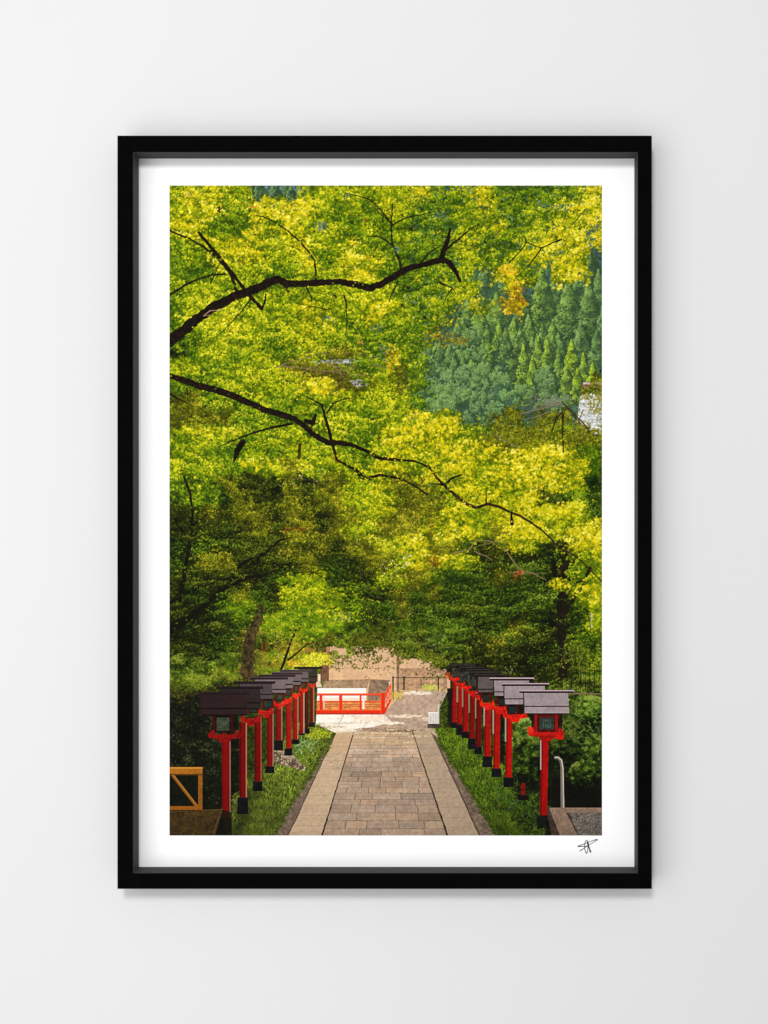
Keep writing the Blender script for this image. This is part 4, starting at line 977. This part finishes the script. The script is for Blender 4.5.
# hedge masses right of the nearest lantern
bush(578, 716, 26, 16, 1500, .72); bush(592, 710, 14, 15, 800, 1.0); bush(570, 744, 20, 24, 1300, .68); bush(594, 756, 14, 22, 900, .84); bush(586, 774, 18, 14, 800, .8)
for k in range(60):
    x, y = rng.uniform(574, 602), rng.uniform(705, 745); a = rng.uniform(-2.6, .2)
    line([(x, y), (x + math.cos(a) * 5, y + math.sin(a) * 3)], 1.2, .5, col([(112, 146, 56), (84, 120, 36), (140, 164, 84)][rng.integers(3)], .1), alpha=.6)
# nearest right lantern
post(541, 548.4, 736, 815.6, (206, 14, 10), 815, lean=1.6, edge_l=(182, 164, 152))
poly([(536, 815), (549, 815), (551, 827), (537, 829)], (14, 14, 14), .8, .4)
rect(531, 713, 562, 732, (30, 12, 12), .85)
poly([(533, 714), (560, 714), (557, 731), (536, 731)], (70, 12, 12), 1, .2)
for x in (535.6, 556.2): rect(x - 1.4, 714, x + 1.4, 731, (150, 18, 14), .9, .2)
rect(538.6, 715.4, 553.8, 717.6, (90, 14, 12)); rect(539.4, 717.6, 553.6, 729, (44, 58, 50), 1, .25)
rect(542, 719, 551, 727.4, (76, 92, 76), .6, .3)
for x in (541.5, 544.2, 546.8, 549.4, 552): rect(x - .25, 717.6, x + .25, 729, (22, 32, 28), .8)
rect(539.4, 722.6, 553.6, 723.2, (22, 32, 28), .7)
bracket(546, 728.5, 37, 12, (180, 18, 10), (226, 54, 28))
rect(531, 732, 561, 735.6, (190, 22, 12), .9, .1); rect(531, 735.4, 561, 736.2, (110, 10, 8), .9)
poly([(527, 726.5), (532, 727), (533, 731), (530, 733), (527, 730)], (220, 44, 26), .9, .2); poly([(556, 734), (564, 736.6), (562, 739.6), (554, 738)], (206, 22, 12), 1, .1)
roof(519, 574, 690, 524, 569.4, 705.8, 713, (156, 140, 141), (36, 22, 24), (184, 158, 160), 1.8)

# hand rail, kerb and gravel, right; wooden fence and slab, left; small white seat
line([(555, 757.5), (558, 757.6), (560.6, 760), (561.6, 766), (562.4, 808)], 2.6, 3.6, (120, 112, 100)); line([(555, 757), (558, 757), (561.4, 760), (562.8, 768), (563.4, 808)], 1, 1.2, (196, 186, 172))
poly([(548, 807.5), (602, 807.5), (602, 836), (552, 836), (547, 815)], (70, 54, 44), 1, .3)
poly([(549, 807.5), (602, 807.5), (602, 812.5), (566, 812.5), (578, 836), (560, 836)], (150, 122, 102), 1, .14)
poly([(569, 812.8), (602, 812.8), (602, 836), (579, 836)], (112, 102, 94), 1, .3)
for k in range(1500):
    y = rng.uniform(813, 835); x = rng.uniform(569 + (y - 812) * .42, 602)
    put('blob', rng.uniform(.9, 1.7), x, y, col([(150, 138, 128), (84, 76, 70), (178, 164, 150), (60, 54, 48), (120, 108, 98)][rng.integers(5)], .1), .8)
poly([(168, 811), (222.5, 809), (213.5, 836), (168, 836)], (68, 50, 22), 1, .3); line([(222.5, 809), (213.5, 836)], 2.2, 2.8, (112, 84, 44), alpha=.5)
line([(168, 811.5), (222, 809.3)], 1.2, 1, (96, 78, 40), alpha=.7); poly([(223, 809), (232, 812), (232, 836), (215, 836)], (22, 18, 8), .8, .4)
for k in range(70): put('flat', rng.uniform(1.5, 4), rng.uniform(172, 216), rng.uniform(813, 834), col([(96, 76, 36), (54, 42, 16), (120, 96, 56)][rng.integers(3)], .1), .35)
WD = (166, 100, 26)
line([(172, 774), (197.5, 807)], 2.6, 2.8, (138, 84, 24)); line([(173.2, 774), (198.6, 807)], .8, .8, (196, 130, 50))
rect(198.6, 772, 202.6, 810, (146, 88, 22), 1, .1); rect(168, 767, 202.8, 774.4, WD, 1, .1); rect(168, 767, 202.8, 768.4, (206, 140, 50), .8); rect(168, 773.6, 202.8, 775, (84, 50, 14), .8)
rect(168, 806, 202.8, 810.2, (158, 92, 22), 1, .1); rect(168, 809.6, 202.8, 811, (60, 36, 12), .8)
rect(428.2, 712, 438, 723.6, (222, 212, 206), 1, .08); rect(437.6, 704, 439.2, 724, (206, 194, 186)); rect(428, 712, 438, 713, (240, 234, 228))
for x in (430.6, 433, 435.4): rect(x, 713, x + .5, 723, (170, 158, 150), .7)
rect(427.4, 723.6, 440.6, 728, (66, 50, 40), .85, .3)
for k in range(160): put('star', rng.uniform(1.4, 2.6), rng.uniform(440, 448), rng.uniform(700, 727), col([(70, 90, 20), (104, 116, 30), (44, 60, 12)][rng.integers(3)], .15), .8)


# pin-holes of pale light through the shade
for (x0, x1, y0, y1, n, c) in [(278, 326, 468, 486, 46, (170, 176, 150)), (380, 400, 560, 580, 26, (226, 226, 206)), (345, 380, 535, 552, 16, (196, 180, 150)), (170, 330, 520, 640, 60, (150, 156, 70)), (390, 420, 600, 625, 12, (200, 200, 170)), (505, 512, 666, 674, 14, (200, 190, 140)), (440, 600, 560, 660, 44, (130, 136, 70)),
        (420, 460, 470, 500, 30, (190, 170, 120))]:
    for k in range(n): put('blob', rng.uniform(.9, 1.7), rng.uniform(x0, x1), rng.uniform(y0, y1), col(c, .12), .75)
for (x, y, rx, ry, n) in [(443, 216, 7, 4, 26), (322, 228, 6, 5, 22), (545, 205, 9, 3, 20), (562, 208, 8, 4, 24), (590, 238, 8, 9, 50), (596, 226, 5, 6, 30), (560, 252, 4, 3, 10), (462, 190, 12, 2, 20), (398, 250, 5, 4, 12), (326, 320, 7, 4, 20), (346, 196, 5, 3, 12), (375, 330, 8, 5, 20), (384, 352, 8, 6, 24), (410, 300, 6, 5, 16)]:
    for k in range(n): put('blob', rng.uniform(1.4, 3), rng.normal(x, rx * .55), rng.normal(y, ry * .55), col([(78, 108, 100), (104, 130, 110), (60, 88, 84)][rng.integers(3)], .1), .85)
for k in range(1500):
    x, y = rng.uniform(PX0, PX1), rng.uniform(188, 600)
    if letter(x, y, 2) == 'Y' and N_BIG[int((y - PY0) * SS), min(PW - 1, int((x - PX0) * SS))] > .45: put('star', rng.uniform(2.4, 4.2), x, y, col([(246, 206, 40), (255, 224, 84), (232, 180, 30), (255, 244, 130)][rng.integers(4)], .05), .9)
# crisp single leaves, light and dark, through the lit canopy
for k in range(5000):
    x, y = rng.uniform(PX0, PX1), rng.uniform(184, 560); L = letter(x, y, 3)
    if L not in 'GLYRA': continue
    ix = min(PW - 1, int((x - PX0) * SS)); iy = int((max(y, PY0) - PY0) * SS)
    if CV[iy, ix].sum() < 100: continue
    st = PAL[L][0]; q = min(3.99, (rng.random() ** .9) * 4); i = int(q); f = q - i
    c = np.array(st[i], np.float32) * (1 - f) + np.array(st[i + 1], np.float32) * f
    put('star', rng.uniform(1.4, 2.7), x, y, c, .85)
# a few leaves cross the limbs
leaves(900, 186, 560, .4, 9, only='YLG', alpha=.9, smul=.8)

YY, XX = np.mgrid[0:PH, 0:PW].astype(np.float32); XX = XX / SS + PX0; YY = YY / SS + PY0
gl = np.exp(-(((XX - 345) / 62) ** 2 + ((YY - 694) / 34) ** 2))[:, :, None] * .13
CV[:] = CV * (1 - gl) + np.array((255, 196, 130), np.float32) * gl
vg = 1 - .16 * np.clip((YY - 770) / 66, 0, 1) * np.clip(np.abs(XX - 385) / 216, 0, 1)
CV *= vg[:, :, None]
def finish():
    """average the working samples down to two per unit; returns sRGB 0..1"""
    k = SS // 2
    h, w = PH // k, PW // k
    a = CV[:h * k, :w * k].reshape(h, k, w, k, 3).mean(axis=(1, 3))
    b = a.copy()
    for ax in (0, 1): b = (np.roll(b, 2, ax) + 2 * np.roll(b, 1, ax) + 3 * b + 2 * np.roll(b, -1, ax) + np.roll(b, -2, ax)) / 9
    d_ = (a - b) * .55; a[3:-3, 3:-3] += d_[3:-3, 3:-3]
    gr = np.random.default_rng(3).normal(0, 2.2, (h, w, 1)).astype(np.float32)
    a = a + gr
    return np.clip(a / 255.0, 0, 1)

# ---- the printed picture as its own finely coloured sheet ------------------
GAIN = 0.86              # ink reflectance for a given tone under this room's light
A = finish(); h_, w_ = A.shape[:2]
lin = np.where(A <= .04045, A / 12.92, ((A + .055) / 1.055) ** 2.4) * GAIN
lin = np.minimum(lin, .93)
ax, az = paper(PX0, PY0); bx, bz = paper(PX1, PY1)
xs_ = np.linspace(ax, bx, w_); zs_ = np.linspace(az, bz, h_)
co = np.empty((h_, w_, 3), np.float32); co[..., 0] = xs_[None, :]; co[..., 1] = -(PAPER + .00006); co[..., 2] = zs_[:, None]
idx = np.arange(h_ * w_, dtype=np.int32).reshape(h_, w_)
quads = np.stack([idx[1:, :-1], idx[1:, 1:], idx[:-1, 1:], idx[:-1, :-1]], -1).reshape(-1)
nq = quads.size // 4
me = bpy.data.meshes.new('picture')
me.vertices.add(h_ * w_); me.vertices.foreach_set('co', co.reshape(-1))
me.loops.add(nq * 4); me.loops.foreach_set('vertex_index', quads)
me.polygons.add(nq); me.polygons.foreach_set('loop_start', np.arange(0, nq * 4, 4, dtype=np.int32))
at = me.color_attributes.new('ink', 'FLOAT_COLOR', 'POINT')
rgba = np.ones((h_ * w_, 4), np.float32); rgba[:, :3] = lin.reshape(-1, 3); at.data.foreach_set('color', rgba.reshape(-1))
me.update(calc_edges=True)
mp = mat('printed_ink', (.5, .5, .5), .75, .06)
an = mp.node_tree.nodes.new('ShaderNodeAttribute'); an.attribute_name = 'ink'; an.attribute_type = 'GEOMETRY'
mp.node_tree.links.new(an.outputs['Color'], mp.node_tree.nodes['Principled BSDF'].inputs['Base Color'])
me.materials.append(mp)
pic = bpy.data.objects.new('picture', me); C.objects.link(pic); pic.parent = sheet
